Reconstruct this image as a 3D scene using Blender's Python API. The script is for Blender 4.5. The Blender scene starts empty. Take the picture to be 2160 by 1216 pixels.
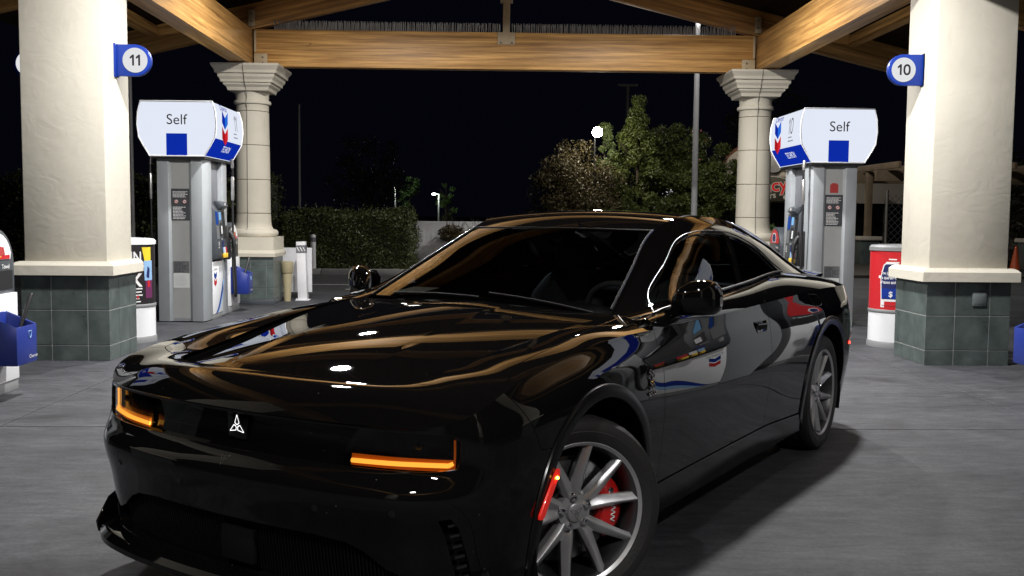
import bpy, bmesh, math, random
import numpy as np
from mathutils import Vector, Matrix
from mathutils.geometry import delaunay_2d_cdt
random.seed(7); np.random.seed(7)
R = math.radians
scn = bpy.context.scene
COL = scn.collection
# ------------------------------------------------------------------ camera, sky, exposure
# world frame: x right and y away from the camera, both along the pump islands; camera stands over (0, 0)
cam_d = bpy.data.cameras.new('camera'); cam = bpy.data.objects.new('camera', cam_d); COL.objects.link(cam)
cam_d.sensor_width = 36; cam_d.lens = 36 * 2112.34 / 2160; cam_d.clip_start = .05; cam_d.clip_end = 1500
FW = Vector((.02610861, .99704742, -.0722135)); RT = Vector((.99963435, -.0255313, .00890609)); UP = Vector((-.00703609, .07241963, .99734943))
cam.matrix_world = Matrix(((RT.x, UP.x, -FW.x, 0), (RT.y, UP.y, -FW.y, 0), (RT.z, UP.z, -FW.z, 1.4595), (0, 0, 0, 1)))
scn.camera = cam
world = bpy.data.worlds.new('World'); scn.world = world; world.use_nodes = True
_bg = world.node_tree.nodes['Background']
_bg.inputs[0].default_value = (.0011, .0013, .0030, 1); _bg.inputs[1].default_value = 1.0        # late night sky, no sun
scn.view_settings.view_transform = 'Standard'; scn.view_settings.look = 'None'
scn.view_settings.exposure = 0.0; scn.view_settings.gamma = 1
scn.cycles.use_denoising = True
scn.cycles.max_bounces = 7; scn.cycles.glossy_bounces = 4; scn.cycles.transparent_max_bounces = 12; scn.cycles.transmission_bounces = 4
scn.cycles.sample_clamp_indirect = 6; scn.cycles.caustics_reflective = False; scn.cycles.caustics_refractive = False

# ------------------------------------------------------------------ materials
MATS = {}
def nodes_of(name):
    m = bpy.data.materials.new(name); m.use_nodes = True; MATS[name] = m
    nt = m.node_tree; return m, nt, nt.nodes['Principled BSDF']
def mat(name, col, rough=.5, metal=0., spec=.5, coat=0., var=0., vscale=6., bump=0., bscale=40., stretch=(1,1,1), rvar=0., emis=0., trans=0.):
    """principled material with object-space noise for colour and roughness variation and fine relief"""
    m, nt, b = nodes_of(name); L = nt.links
    b.inputs['Base Color'].default_value = (*col, 1); b.inputs['Roughness'].default_value = rough
    b.inputs['Metallic'].default_value = metal; b.inputs['Specular IOR Level'].default_value = spec
    if coat: b.inputs['Coat Weight'].default_value = coat; b.inputs['Coat Roughness'].default_value = .02
    if emis: b.inputs['Emission Color'].default_value = (*col, 1); b.inputs['Emission Strength'].default_value = emis
    if var or bump or rvar:
        tc = nt.nodes.new('ShaderNodeTexCoord'); mp = nt.nodes.new('ShaderNodeMapping'); mp.inputs['Scale'].default_value = stretch
        L.new(tc.outputs['Object'], mp.inputs[0])
    if var or rvar:
        n = nt.nodes.new('ShaderNodeTexNoise'); n.inputs['Scale'].default_value = vscale; n.inputs['Detail'].default_value = 7; n.inputs['Roughness'].default_value = .62
        L.new(mp.outputs[0], n.inputs['Vector'])
    if var:
        r = nt.nodes.new('ShaderNodeValToRGB'); r.color_ramp.elements[0].position = .3; r.color_ramp.elements[1].position = .7
        r.color_ramp.elements[0].color = (*[c * (1 - var) for c in col], 1); r.color_ramp.elements[1].color = (*[min(1, c * (1 + var)) for c in col], 1)
        L.new(n.outputs['Fac'], r.inputs[0]); L.new(r.outputs[0], b.inputs['Base Color'])
    if rvar:
        q = nt.nodes.new('ShaderNodeMapRange'); q.inputs[1].default_value = .3; q.inputs[2].default_value = .7
        q.inputs[3].default_value = max(0, rough - rvar); q.inputs[4].default_value = min(1, rough + rvar)
        L.new(n.outputs['Fac'], q.inputs[0]); L.new(q.outputs[0], b.inputs['Roughness'])
    if bump:
        n2 = nt.nodes.new('ShaderNodeTexNoise'); n2.inputs['Scale'].default_value = bscale; n2.inputs['Detail'].default_value = 5
        L.new(mp.outputs[0], n2.inputs['Vector'])
        bp = nt.nodes.new('ShaderNodeBump'); bp.inputs['Strength'].default_value = bump; bp.inputs['Distance'].default_value = .01
        L.new(n2.outputs['Fac'], bp.inputs['Height']); L.new(bp.outputs[0], b.inputs['Normal'])
    return m
def emit(name, col, strength):
    m, nt, b = nodes_of(name); nt.nodes.remove(b)
    e = nt.nodes.new('ShaderNodeEmission'); e.inputs[0].default_value = (*col, 1); e.inputs[1].default_value = strength
    nt.links.new(e.outputs[0], nt.nodes['Material Output'].inputs[0]); return m
def glass(name, tint, refl=1.0, rough=.0):
    """thin pane: tinted transparency with fresnel reflection"""
    m, nt, b = nodes_of(name); nt.nodes.remove(b); L = nt.links
    t = nt.nodes.new('ShaderNodeBsdfTransparent'); t.inputs[0].default_value = (*tint, 1)
    g = nt.nodes.new('ShaderNodeBsdfGlossy'); g.inputs['Roughness'].default_value = rough
    fr = nt.nodes.new('ShaderNodeFresnel'); fr.inputs[0].default_value = 1.52
    mu = nt.nodes.new('ShaderNodeMath'); mu.operation = 'MULTIPLY'; mu.inputs[1].default_value = refl
    L.new(fr.outputs[0], mu.inputs[0])
    mx = nt.nodes.new('ShaderNodeMixShader'); L.new(mu.outputs[0], mx.inputs[0]); L.new(t.outputs[0], mx.inputs[1]); L.new(g.outputs[0], mx.inputs[2])
    L.new(mx.outputs[0], nt.nodes['Material Output'].inputs[0]); return m

# ------------------------------------------------------------------ mesh helpers
def rotz(a): return Matrix.Rotation(a, 4, 'Z')
class MB:
    """collects shapes, then links them as ONE mesh object"""
    def __init__(s): s.v = []; s.f = []; s.mi = []
    def add(s, vs, fs, mi=0):
        o = len(s.v); s.v += [tuple(q) for q in vs]; s.f += [tuple(i + o for i in q) for q in fs]; s.mi += [mi] * len(fs); return s
    def box(s, lo, hi, mi=0, M=None):
        vs = [(x, y, z) for z in (lo[2], hi[2]) for y in (lo[1], hi[1]) for x in (lo[0], hi[0])]
        if M is not None: vs = [tuple(M @ Vector(q)) for q in vs]
        return s.add(vs, [(0,2,3,1),(4,5,7,6),(0,1,5,4),(2,6,7,3),(0,4,6,2),(1,3,7,5)], mi)
    def prism(s, poly, h0, h1, ax='z', mi=0, M=None):
        """polygon extruded along ax; poly coords are the two other axes in order"""
        n = len(poly)
        def P(a, b, h): return {'z': (a, b, h), 'y': (a, h, b), 'x': (h, a, b)}[ax]
        vs = [P(a, b, h0) for a, b in poly] + [P(a, b, h1) for a, b in poly]
        if M is not None: vs = [tuple(M @ Vector(q)) for q in vs]
        fs = [tuple(range(n))[::-1], tuple(range(n, 2*n))] + [(i, (i+1) % n, n + (i+1) % n, n + i) for i in range(n)]
        return s.add(vs, fs, mi)
    def tube(s, path, r, n=10, mi=0, caps=True, close=False):
        path = [Vector(q) for q in path]; m = len(path); rs = r if hasattr(r, '__len__') else [r] * m
        vs = []; up = None
        for i in range(m):
            a = path[i-1] if (i or close) else path[i]; b = path[(i+1) % m] if (i < m-1 or close) else path[i]
            t = (b - a).normalized()
            if up is None: up = t.orthogonal().normalized()
            up = (up - t * up.dot(t)); up = up.normalized() if up.length > 1e-6 else t.orthogonal().normalized()
            w = t.cross(up)
            for k in range(n):
                c, d = math.cos(2*math.pi*k/n), math.sin(2*math.pi*k/n)
                vs.append(path[i] + (up * c + w * d) * rs[i])
        fs = []
        for i in range(m if close else m-1):
            j = (i+1) % m
            for k in range(n): fs.append((i*n+k, i*n+(k+1) % n, j*n+(k+1) % n, j*n+k))
        if caps and not close: fs += [tuple(range(n))[::-1], tuple(range((m-1)*n, m*n))]
        return s.add(vs, fs, mi)
    def lathe(s, prof, n=32, c=(0,0,0), axis='z', mi=0, cap=True, M=None):
        vs = []
        for r, h in prof:
            for k in range(n):
                a = 2*math.pi*k/n; x, y = r*math.cos(a), r*math.sin(a)
                q = {'z': (x, y, h), 'y': (x, h, y), 'x': (h, x, y)}[axis]
                vs.append((q[0]+c[0], q[1]+c[1], q[2]+c[2]))
        if M is not None: vs = [tuple(M @ Vector(q)) for q in vs]
        fs = []
        for i in range(len(prof)-1):
            for k in range(n): fs.append((i*n+k, i*n+(k+1) % n, (i+1)*n+(k+1) % n, (i+1)*n+k))
        if cap:
            fs += [tuple(range(n))[::-1], tuple(range((len(prof)-1)*n, len(prof)*n))]
        return s.add(vs, fs, mi)
    def sphere(s, c, rad, n=12, m=8, mi=0, M=None):
        rr = rad if hasattr(rad, '__len__') else (rad,)*3
        vs = [(c[0], c[1], c[2]-rr[2])]
        for i in range(1, m):
            a = math.pi*i/m - math.pi/2
            for k in range(n): vs.append((c[0]+rr[0]*math.cos(a)*math.cos(2*math.pi*k/n), c[1]+rr[1]*math.cos(a)*math.sin(2*math.pi*k/n), c[2]+rr[2]*math.sin(a)))
        vs.append((c[0], c[1], c[2]+rr[2]))
        if M is not None: vs = [tuple(M @ Vector(q)) for q in vs]
        fs = [(0, 1+(k+1) % n, 1+k) for k in range(n)]
        for i in range(m-2):
            for k in range(n): fs.append((1+i*n+k, 1+i*n+(k+1) % n, 1+(i+1)*n+(k+1) % n, 1+(i+1)*n+k))
        b = 1+(m-2)*n; fs += [(b+k, b+(k+1) % n, len(vs)-1) for k in range(n)]
        return s.add(vs, fs, mi)
    def grid(s, P, mi=0, flip=False):
        """P[i][j] points"""
        m, n = len(P), len(P[0]); vs = [q for row in P for q in row]
        fs = [(i*n+j, i*n+j+1, (i+1)*n+j+1, (i+1)*n+j) for i in range(m-1) for j in range(n-1)]
        if flip: fs = [q[::-1] for q in fs]
        return s.add(vs, fs, mi)
    def mesh(s, name, mats, bev=0., seg=2, smooth=40., fix=True):
        me = bpy.data.meshes.new(name); me.from_pydata(s.v, [], s.f)
        for m in (mats if isinstance(mats, (list, tuple)) else [mats]): me.materials.append(MATS[m] if isinstance(m, str) else m)
        if any(s.mi): me.polygons.foreach_set('material_index', s.mi)
        bm = bmesh.new(); bm.from_mesh(me)
        if fix: bmesh.ops.recalc_face_normals(bm, faces=bm.faces[:])
        if bev:
            es = [e for e in bm.edges if len(e.link_faces) == 2 and e.calc_face_angle(0) > R(30)]
            bmesh.ops.bevel(bm, geom=es, offset=bev, segments=seg, affect='EDGES', profile=.5, clamp_overlap=True)
        if smooth:
            for fc in bm.faces: fc.smooth = True
            for e in bm.edges:
                if len(e.link_faces) == 2 and e.calc_face_angle(0) > R(smooth): e.smooth = False
        bm.to_mesh(me); bm.free(); return me
    def build(s, name, mats, parent=None, **k):
        return link(name, s.mesh(name, mats, **k), parent)
def link(name, me, parent=None, M=None):
    o = bpy.data.objects.new(name, me); COL.objects.link(o)
    if parent is not None: o.parent = parent
    if M is not None: o.matrix_local = M
    return o
def tag(o, label=None, cat=None, group=None, kind=None):
    if label: o['label'] = label
    if cat: o['category'] = cat
    if group: o['group'] = group
    if kind: o['kind'] = kind
    return o
def thing(name, label, cat, loc=(0,0,0), rz=0., group=None):
    o = bpy.data.objects.new(name, None); COL.objects.link(o); o.location = loc; o.rotation_euler = (0, 0, rz); o.empty_display_size = .2
    return tag(o, label, cat, group)
def kids(o): return [c for c in bpy.data.objects if c.parent == o]
def copy_tree(o, parent=None, loc=None, rz=None, label=None):
    c = o.copy(); COL.objects.link(c); c.parent = parent
    if loc is not None: c.location = loc
    if rz is not None: c.rotation_euler = (0, 0, rz)
    if label: c['label'] = label
    for ch in kids(o): copy_tree(ch, c)
    return c
_TX = {}
def tmesh(body, mat_, bold=0., align='CENTER', ext=.0):
    """text as mesh lying in XY, height about 0.7 for size 1"""
    k = (body, mat_, bold, align, ext)
    if k not in _TX:
        cu = bpy.data.curves.new('text', 'FONT'); cu.body = body; cu.align_x = align; cu.align_y = 'CENTER'; cu.offset = bold; cu.extrude = ext; cu.resolution_u = 4
        o = bpy.data.objects.new('text', cu); COL.objects.link(o); bpy.context.view_layer.update()
        me = bpy.data.meshes.new_from_object(o.evaluated_get(bpy.context.evaluated_depsgraph_get()))
        bpy.data.objects.remove(o); bpy.data.curves.remove(cu); me.materials.clear(); me.materials.append(MATS[mat_]); _TX[k] = me
    return _TX[k]
def num_mesh(body, mat_, w):
    k = ('num', body, mat_, w)
    if k not in _TX:
        m = MB(); x = 0
        for ch in body:
            if ch == '1':
                s = x+.20; m.add([(s, -.36, 0), (s+w, -.36, 0), (s+w, .36, 0), (s+w*.2, .36, 0), (s-.15, .20, 0), (s-.15, .20-w*.95, 0), (s, .36-w*1.55, 0)], [tuple(range(7))]); x += .40
            else:
                c = x+.29; n = 32
                def el(a, b): return [(c+a*math.copysign(abs(math.cos(t))**.85, math.cos(t)), b*math.copysign(abs(math.sin(t))**.85, math.sin(t)), 0) for t in [2*math.pi*i/n for i in range(n)]]
                m.add(el(.25, .37)+el(.25-w, .37-w), [(i, (i+1) % n, n+(i+1) % n, n+i) for i in range(n)]); x += .60
        m.v = [(a-x/2+.02, b, c) for a, b, c in m.v]
        _TX[k] = m.mesh('numeral', mat_, smooth=0, fix=False)
    return _TX[k]
def numeral(name, body, mat_, parent, o, xd, yd, size, sy=None, w=.13):
    if not body: return None
    if set(body) <= set('10'): return link(name, num_mesh(body, mat_, w), parent, frame(o, xd, yd, size, sy))
    return text(name, body, mat_, parent, o, xd, yd, size, sy, .01)
def frame(o, xd, yd, sx=1., sy=None):
    """matrix with local X along xd, local Y along yd, origin o, scaled"""
    sy = sx if sy is None else sy
    x = Vector(xd).normalized(); y = Vector(yd); y = (y - x * y.dot(x)).normalized(); z = x.cross(y)
    return Matrix(((x.x*sx, y.x*sy, z.x, o[0]), (x.y*sx, y.y*sy, z.y, o[1]), (x.z*sx, y.z*sy, z.z, o[2]), (0, 0, 0, 1)))
def text(name, body, mat_, parent, o, xd, yd, size, sy=None, bold=0.):
    return link(name, tmesh(body, mat_, bold), parent, frame(o, xd, yd, size, sy))
# ------------------------------------------------------------------ materials of the car
def car_paint(name, col, rough=.012):
    m, nt, b = nodes_of(name); L = nt.links
    b.inputs['Base Color'].default_value = (*col, 1); b.inputs['Roughness'].default_value = .28; b.inputs['Metallic'].default_value = 0
    b.inputs['Specular IOR Level'].default_value = .0
    b.inputs['Coat Weight'].default_value = 1; b.inputs['Coat Roughness'].default_value = rough; b.inputs['Coat IOR'].default_value = 1.45
    tc = nt.nodes.new('ShaderNodeTexCoord')
    # fine dust specks lying on the clear coat
    vo = nt.nodes.new('ShaderNodeTexVoronoi'); vo.inputs['Scale'].default_value = 38; L.new(tc.outputs['Object'], vo.inputs['Vector'])
    lt = nt.nodes.new('ShaderNodeMath'); lt.operation = 'LESS_THAN'; lt.inputs[1].default_value = .055; L.new(vo.outputs['Distance'], lt.inputs[0])
    sx = nt.nodes.new('ShaderNodeSeparateColor'); L.new(vo.outputs['Color'], sx.inputs[0])
    gt = nt.nodes.new('ShaderNodeMath'); gt.operation = 'GREATER_THAN'; gt.inputs[1].default_value = .92; L.new(sx.outputs[0], gt.inputs[0])
    mu = nt.nodes.new('ShaderNodeMath'); mu.operation = 'MULTIPLY'; L.new(lt.outputs[0], mu.inputs[0]); L.new(gt.outputs[0], mu.inputs[1])
    mx = nt.nodes.new('ShaderNodeMix'); mx.data_type = 'RGBA'; mx.inputs[6].default_value = (*col, 1); mx.inputs[7].default_value = (.30, .29, .27, 1)
    L.new(mu.outputs[0], mx.inputs[0]); L.new(mx.outputs[2], b.inputs['Base Color'])
    # thin film of dust makes the coat slightly uneven
    n = nt.nodes.new('ShaderNodeTexNoise'); n.inputs['Scale'].default_value = 5; n.inputs['Detail'].default_value = 6; L.new(tc.outputs['Object'], n.inputs['Vector'])
    q = nt.nodes.new('ShaderNodeMapRange'); q.inputs[3].default_value = rough * .5; q.inputs[4].default_value = rough * 1.6; L.new(n.outputs['Fac'], q.inputs[0]); L.new(q.outputs[0], b.inputs['Coat Roughness'])
    return m
car_paint('paint', (.0045, .0042, .0042))
car_paint('gloss_black', (.003, .003, .003), .03)
mat('satin_black', (.008, .008, .008), .38)
mat('lip_black', (.006, .006, .006), .22, spec=.35)
mat('matte_black', (.003, .003, .003), .8, spec=.2)
mat('grille_black', (.003, .003, .003), .6, spec=.25)
mat('shell_black', (.002, .002, .002), .9)
mat('tyre', (.017, .017, .017), .68, bump=.25, bscale=90, rvar=.1)
mat('rim', (.52, .525, .535), .34, .55, rvar=.06, vscale=30)
mat('rim_dark', (.10, .10, .105), .4, .9)
mat('bright_rim', (.75, .75, .77), .2, 1.0)
mat('disc', (.16, .16, .165), .35, 1.0)
mat('caliper_red', (.55, .012, .012), .3, coat=.6)
mat('red_marker', (.75, .02, .012), .25, coat=.8, emis=.35)  # reflective brightness of the marker put in as weak emission
emit('amber_led', (1, .44, .055), 2.5)
emit('amber_point', (1, .42, .03), 30.)
emit('tail_red', (1, .03, .02), 9.)
mat('amber_glow', (.55, .12, .008), .15, coat=1, emis=.35)  # faint emission, stands in for glow spilled around the turn signal
emit('logo_white', (1, 1, 1), 1.6)
mat('logo_grey', (.30, .30, .31), .3, .9)
mat('chrome', (.85, .85, .86), .08, 1.0)
mat('dark_chrome', (.22, .225, .23), .26, 1.0)
mat('paper', (.72, .78, .76), .6)
mat('seat_cloth', (.09, .09, .093), .6, bump=.2, bscale=120)
mat('dash_plastic', (.10, .10, .102), .5, bump=.15, bscale=150)
mat('seat_stitch', (.10, .10, .10), .6)
glass('windshield_glass', (.62, .66, .65))
glass('side_glass', (.50, .55, .55))
glass('privacy_glass', (.06, .07, .08))
glass('lamp_glass', (.55, .50, .46), .8)
mat('badge_gold', (.75, .45, .10), .2, 1.0)
# ------------------------------------------------------------------ materials of the place
def mixramp(nt, fac, c0, c1, p0=.3, p1=.7):
    r = nt.nodes.new('ShaderNodeValToRGB'); r.color_ramp.elements[0].position = p0; r.color_ramp.elements[1].position = p1
    r.color_ramp.elements[0].color = (*c0, 1); r.color_ramp.elements[1].color = (*c1, 1); nt.links.new(fac, r.inputs[0]); return r.outputs[0]
def noise(nt, vec, scale, detail=6, rough=.6, dist=0.):
    n = nt.nodes.new('ShaderNodeTexNoise'); n.inputs['Scale'].default_value = scale; n.inputs['Detail'].default_value = detail; n.inputs['Roughness'].default_value = rough; n.inputs['Distortion'].default_value = dist
    nt.links.new(vec, n.inputs['Vector']); return n.outputs['Fac']
def mapped(nt, scale, obj=True):
    tc = nt.nodes.new('ShaderNodeTexCoord'); mp = nt.nodes.new('ShaderNodeMapping'); mp.inputs['Scale'].default_value = scale
    nt.links.new(tc.outputs['Object' if obj else 'Generated'], mp.inputs[0]); return mp.outputs[0]
def geo_pos(nt, scale=(1, 1, 1)):
    g = nt.nodes.new('ShaderNodeNewGeometry'); mp = nt.nodes.new('ShaderNodeMapping'); mp.inputs['Scale'].default_value = scale; nt.links.new(g.outputs['Position'], mp.inputs[0]); return mp.outputs[0]
def mixc(nt, fac, a, b, mode='MIX'):
    m = nt.nodes.new('ShaderNodeMix'); m.data_type = 'RGBA'; m.blend_type = mode
    for i, q in ((0, fac), (6, a), (7, b)):
        if hasattr(q, 'links'): nt.links.new(q, m.inputs[i])
        else: m.inputs[i].default_value = q if i == 0 else (*q, 1)
    return m.outputs[2]
def bump(nt, b, h, s, d=.01):
    bp = nt.nodes.new('ShaderNodeBump'); bp.inputs['Strength'].default_value = s; bp.inputs['Distance'].default_value = d; nt.links.new(h, bp.inputs['Height']); nt.links.new(bp.outputs[0], b.inputs['Normal'])
def concrete():
    m, nt, b = nodes_of('concrete'); L = nt.links
    p = geo_pos(nt); ps = geo_pos(nt, (.35, 1.5, 1))
    c = mixramp(nt, noise(nt, p, .75, 8, .68), (.028, .029, .034), (.082, .084, .093), .36, .64)
    c = mixc(nt, .55, c, mixramp(nt, noise(nt, ps, 1.3, 8, .6, .6), (.025, .026, .030), (.074, .076, .084), .3, .7))       # trowel sweeps
    c = mixc(nt, .6, c, mixramp(nt, noise(nt, geo_pos(nt, (.7, 2.2, 1)), 7, 6, .7, .3), (.42, .42, .43), (1.45, 1.45, 1.45), .34, .66), 'MULTIPLY')
    oil = noise(nt, p, .9, 5, .6, .4); c = mixc(nt, mixramp(nt, oil, (0, 0, 0), (1, 1, 1), .58, .68), c, (.024, .024, .026))
    c = mixc(nt, .7, c, mixramp(nt, noise(nt, p, 45, 5, .75), (.55, .55, .56), (1.4, 1.4, 1.4), .3, .7), 'MULTIPLY')
    vo = nt.nodes.new('ShaderNodeTexVoronoi'); vo.inputs['Scale'].default_value = 9; L.new(p, vo.inputs['Vector'])                # gum and drip spots
    lt = nt.nodes.new('ShaderNodeMath'); lt.operation = 'LESS_THAN'; lt.inputs[1].default_value = .075; L.new(vo.outputs['Distance'], lt.inputs[0])
    sx = nt.nodes.new('ShaderNodeSeparateColor'); L.new(vo.outputs['Color'], sx.inputs[0]); gt = nt.nodes.new('ShaderNodeMath'); gt.operation = 'GREATER_THAN'; gt.inputs[1].default_value = .9; L.new(sx.outputs[0], gt.inputs[0])
    mu = nt.nodes.new('ShaderNodeMath'); mu.operation = 'MULTIPLY'; L.new(lt.outputs[0], mu.inputs[0]); L.new(gt.outputs[0], mu.inputs[1])
    c = mixc(nt, mu.outputs[0], c, (.03, .03, .032)); L.new(c, b.inputs['Base Color'])
    q = nt.nodes.new('ShaderNodeMapRange'); b.inputs['Specular IOR Level'].default_value = .28; q.inputs[3].default_value = .5; q.inputs[4].default_value = .85; L.new(noise(nt, ps, 2.2), q.inputs[0]); L.new(q.outputs[0], b.inputs['Roughness'])
    bump(nt, b, noise(nt, p, 130, 4, .7), .18, .004)
concrete()
mat('asphalt', (.045, .045, .048), .8, var=.35, vscale=1.2, bump=.4, bscale=160)
mat('joint_dark', (.05, .05, .052), .9)
mat('kerb_concrete', (.24, .24, .235), .8, var=.2, vscale=4, bump=.2, bscale=60)
mat('road_paint', (.5, .5, .48), .6, var=.3, vscale=9)
mat('bed_soil', (.05, .042, .034), .95, var=.3, vscale=9, bump=.5, bscale=30)
def stucco(name, col, k=1.):
    m, nt, b = nodes_of(name); p = geo_pos(nt)
    c = mixramp(nt, noise(nt, p, 2.0, 7, .6), tuple(x*.93 for x in col), tuple(min(1, x*1.04) for x in col))
    c = mixc(nt, mixramp(nt, noise(nt, geo_pos(nt, (3, 3, .5)), 2.2, 6, .65), (0, 0, 0), (1, 1, 1), .60, .85), c, tuple(x*.80 for x in col))
    nt.links.new(c, b.inputs['Base Color']); b.inputs['Roughness'].default_value = .82
    a = noise(nt, geo_pos(nt, (1, 1, 1.3)), 4.0, 3, .45, 2.2); f = noise(nt, p, 90, 3)
    mm = nt.nodes.new('ShaderNodeMath'); mm.operation = 'MULTIPLY_ADD'; mm.inputs[1].default_value = .10; nt.links.new(f, mm.inputs[0]); nt.links.new(a, mm.inputs[2]); bump(nt, b, mm.outputs[0], .15*k, .02)
stucco('stucco', (.585, .55, .465)); stucco('cast_stone', (.53, .49, .40), .35); stucco('far_stucco', (.50, .45, .38), .4)
mat('slate_tile', (.075, .095, .090), .36, var=.32, vscale=4.5, bump=.25, bscale=14, rvar=.12)
mat('grout', (.30, .31, .30), .9)
mat('stone_joint', (.14, .13, .11), .95)
def timber():
    m, nt, b = nodes_of('glulam'); v = mapped(nt, (.35, 9, 9)); v2 = mapped(nt, (.45, 13, 13)); v3 = mapped(nt, (.12, .3, 7.5))
    c = mixramp(nt, noise(nt, v, 1.6, 8, .62, .35), (.29, .135, .034), (.74, .43, .145), .3, .72)
    c = mixc(nt, .55, c, mixramp(nt, noise(nt, v2, 2.2, 6, .7), (.38, .32, .26), (1.2, 1.2, 1.2), .36, .60), 'MULTIPLY')
    c = mixc(nt, .5, c, mixramp(nt, noise(nt, v3, 3, 2, .5), (.62, .58, .52), (1.2, 1.18, 1.12), .4, .6), 'MULTIPLY')           # laminations
    k = noise(nt, mapped(nt, (2.2, 6, 6)), 1.7, 3); c = mixc(nt, mixramp(nt, k, (0, 0, 0), (1, 1, 1), .70, .76), c, (.10, .045, .015))  # knots
    nt.links.new(c, b.inputs['Base Color']); b.inputs['Roughness'].default_value = .5; bump(nt, b, noise(nt, v2, 2.2, 6, .7), .3, .006)
timber()
mat('deck_wood', (.020, .011, .006), .8, spec=.08, var=.4, vscale=2.5, stretch=(12, .5, 12), bump=.3, bscale=6)
mat('tan_steel', (.42, .33, .20), .5, var=.08, vscale=9)
mat('spike_steel', (.30, .29, .27), .6)
mat('pump_grey', (.30, .32, .335), .38, var=.05, vscale=3, rvar=.08)
mat('pump_panel', (.34, .345, .34), .42, var=.05, vscale=3)
mat('pump_dark', (.055, .062, .072), .4, rvar=.06, vscale=14)
mat('pump_black', (.012, .012, .013), .45)
mat('recess_grey', (.15, .155, .175), .4)
mat('white_panel', (.74, .75, .77), .4, var=.03, vscale=5)
mat('rubber_hose', (.010, .010, .011), .5)
mat('silver', (.6, .6, .6), .28, .9)
mat('blue_plastic', (.010, .026, .20), .38, rvar=.05)
mat('blue_paint', (.007, .032, .25), .4, spec=.3)
mat('sign_white', (.80, .80, .77), .4)
emit('header_white', (.83, .88, 1.0), .92); emit('header_blue', (.005, .03, .46), .8); emit('header_red', (.72, .02, .03), .9); emit('header_mid', (.02, .16, .75), .9); emit('header_dred', (.42, .01, .015), .9)
emit('number_disc', (.90, .91, .92), .85)  # brightness of the disc put in as emission
emit('screen_blue', (.30, .62, 1.0), .9); emit('screen_dim', (.03, .10, .45), .8)
mat('plate_green', (.13, .15, .15), .4); mat('print_black', (.012, .012, .014), .6, spec=.2); mat('print_dark', (.035, .038, .045), .5); mat('print_white', (.72, .72, .72), .5); mat('print_grey', (.42, .43, .44), .5); mat('notice_dark', (.05, .055, .062), .45); mat('notice_grey', (.13, .135, .14), .5); mat('notice_white', (.62, .64, .63), .5)
mat('red_film', (.50, .016, .022), .35, rvar=.05); mat('navy_film', (.012, .018, .10), .4); mat('yellow_film', (.72, .55, .03), .4); mat('sky_film', (.25, .42, .65), .4); mat('black_film', (.015, .012, .014), .4); mat('gold_film', (.80, .52, .05), .4); mat('green_film', (.05, .30, .08), .4); mat('purple_film', (.12, .02, .08), .4)
mat('red_print', (.36, .03, .03), .6)
mat('cap_grey', (.20, .205, .21), .5)
mat('tan_plastic', (.36, .31, .19), .55); mat('post_white', (.70, .70, .72), .5, var=.08, vscale=5); mat('tape_grey', (.16, .16, .18), .35)
mat('pole_grey', (.33, .33, .34), .5, .3); mat('pole_dark', (.10, .10, .105), .5, .3)
mat('cone_orange', (.62, .10, .025), .5); mat('far_wood', (.20, .145, .09), .7, var=.3, vscale=2); mat('roof_clay', (.16, .07, .04), .8, var=.3, vscale=3)
mat('dark_glass', (.006, .007, .008), .12); mat('gate_steel', (.20, .19, .17), .5, .5)
emit('shop_sign_red', (.62, .02, .02), .62); emit('shop_sign_cream', (.75, .66, .52), .30); mat('shop_sign_back', (.085, .075, .055), .6); emit('poster_yellow', (.55, .40, .02), .32); emit('poster_red', (.40, .05, .01), .35); mat('poster_food', (.14, .12, .03), .5)
mat('bark', (.06, .045, .033), .9, var=.3, vscale=8, bump=.6, bscale=20)
def leafmat(name, col, k=.35):
    m, nt, b = nodes_of(name); oi = nt.nodes.new('ShaderNodeNewGeometry'); c = mixramp(nt, noise(nt, oi.outputs['Position'], 3.5, 4), tuple(x*(1-k) for x in col), tuple(x*(1+k) for x in col)); nt.links.new(c, b.inputs['Base Color']); b.inputs['Roughness'].default_value = .45; b.inputs['Specular IOR Level'].default_value = .4
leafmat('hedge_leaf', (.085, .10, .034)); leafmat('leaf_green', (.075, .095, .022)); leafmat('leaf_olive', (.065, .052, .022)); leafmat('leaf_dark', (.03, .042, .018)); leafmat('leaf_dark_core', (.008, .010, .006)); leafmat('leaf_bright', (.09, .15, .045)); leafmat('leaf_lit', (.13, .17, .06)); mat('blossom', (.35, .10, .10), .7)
mat('lamp_housing', (.35, .35, .34), .45)
emit('lamp_lens', (1.0, .96, .90), 40.); emit('flood_lens', (1.0, .93, .80), 160.); emit('far_lamp', (.95, 1.0, .95), 14.)
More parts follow.
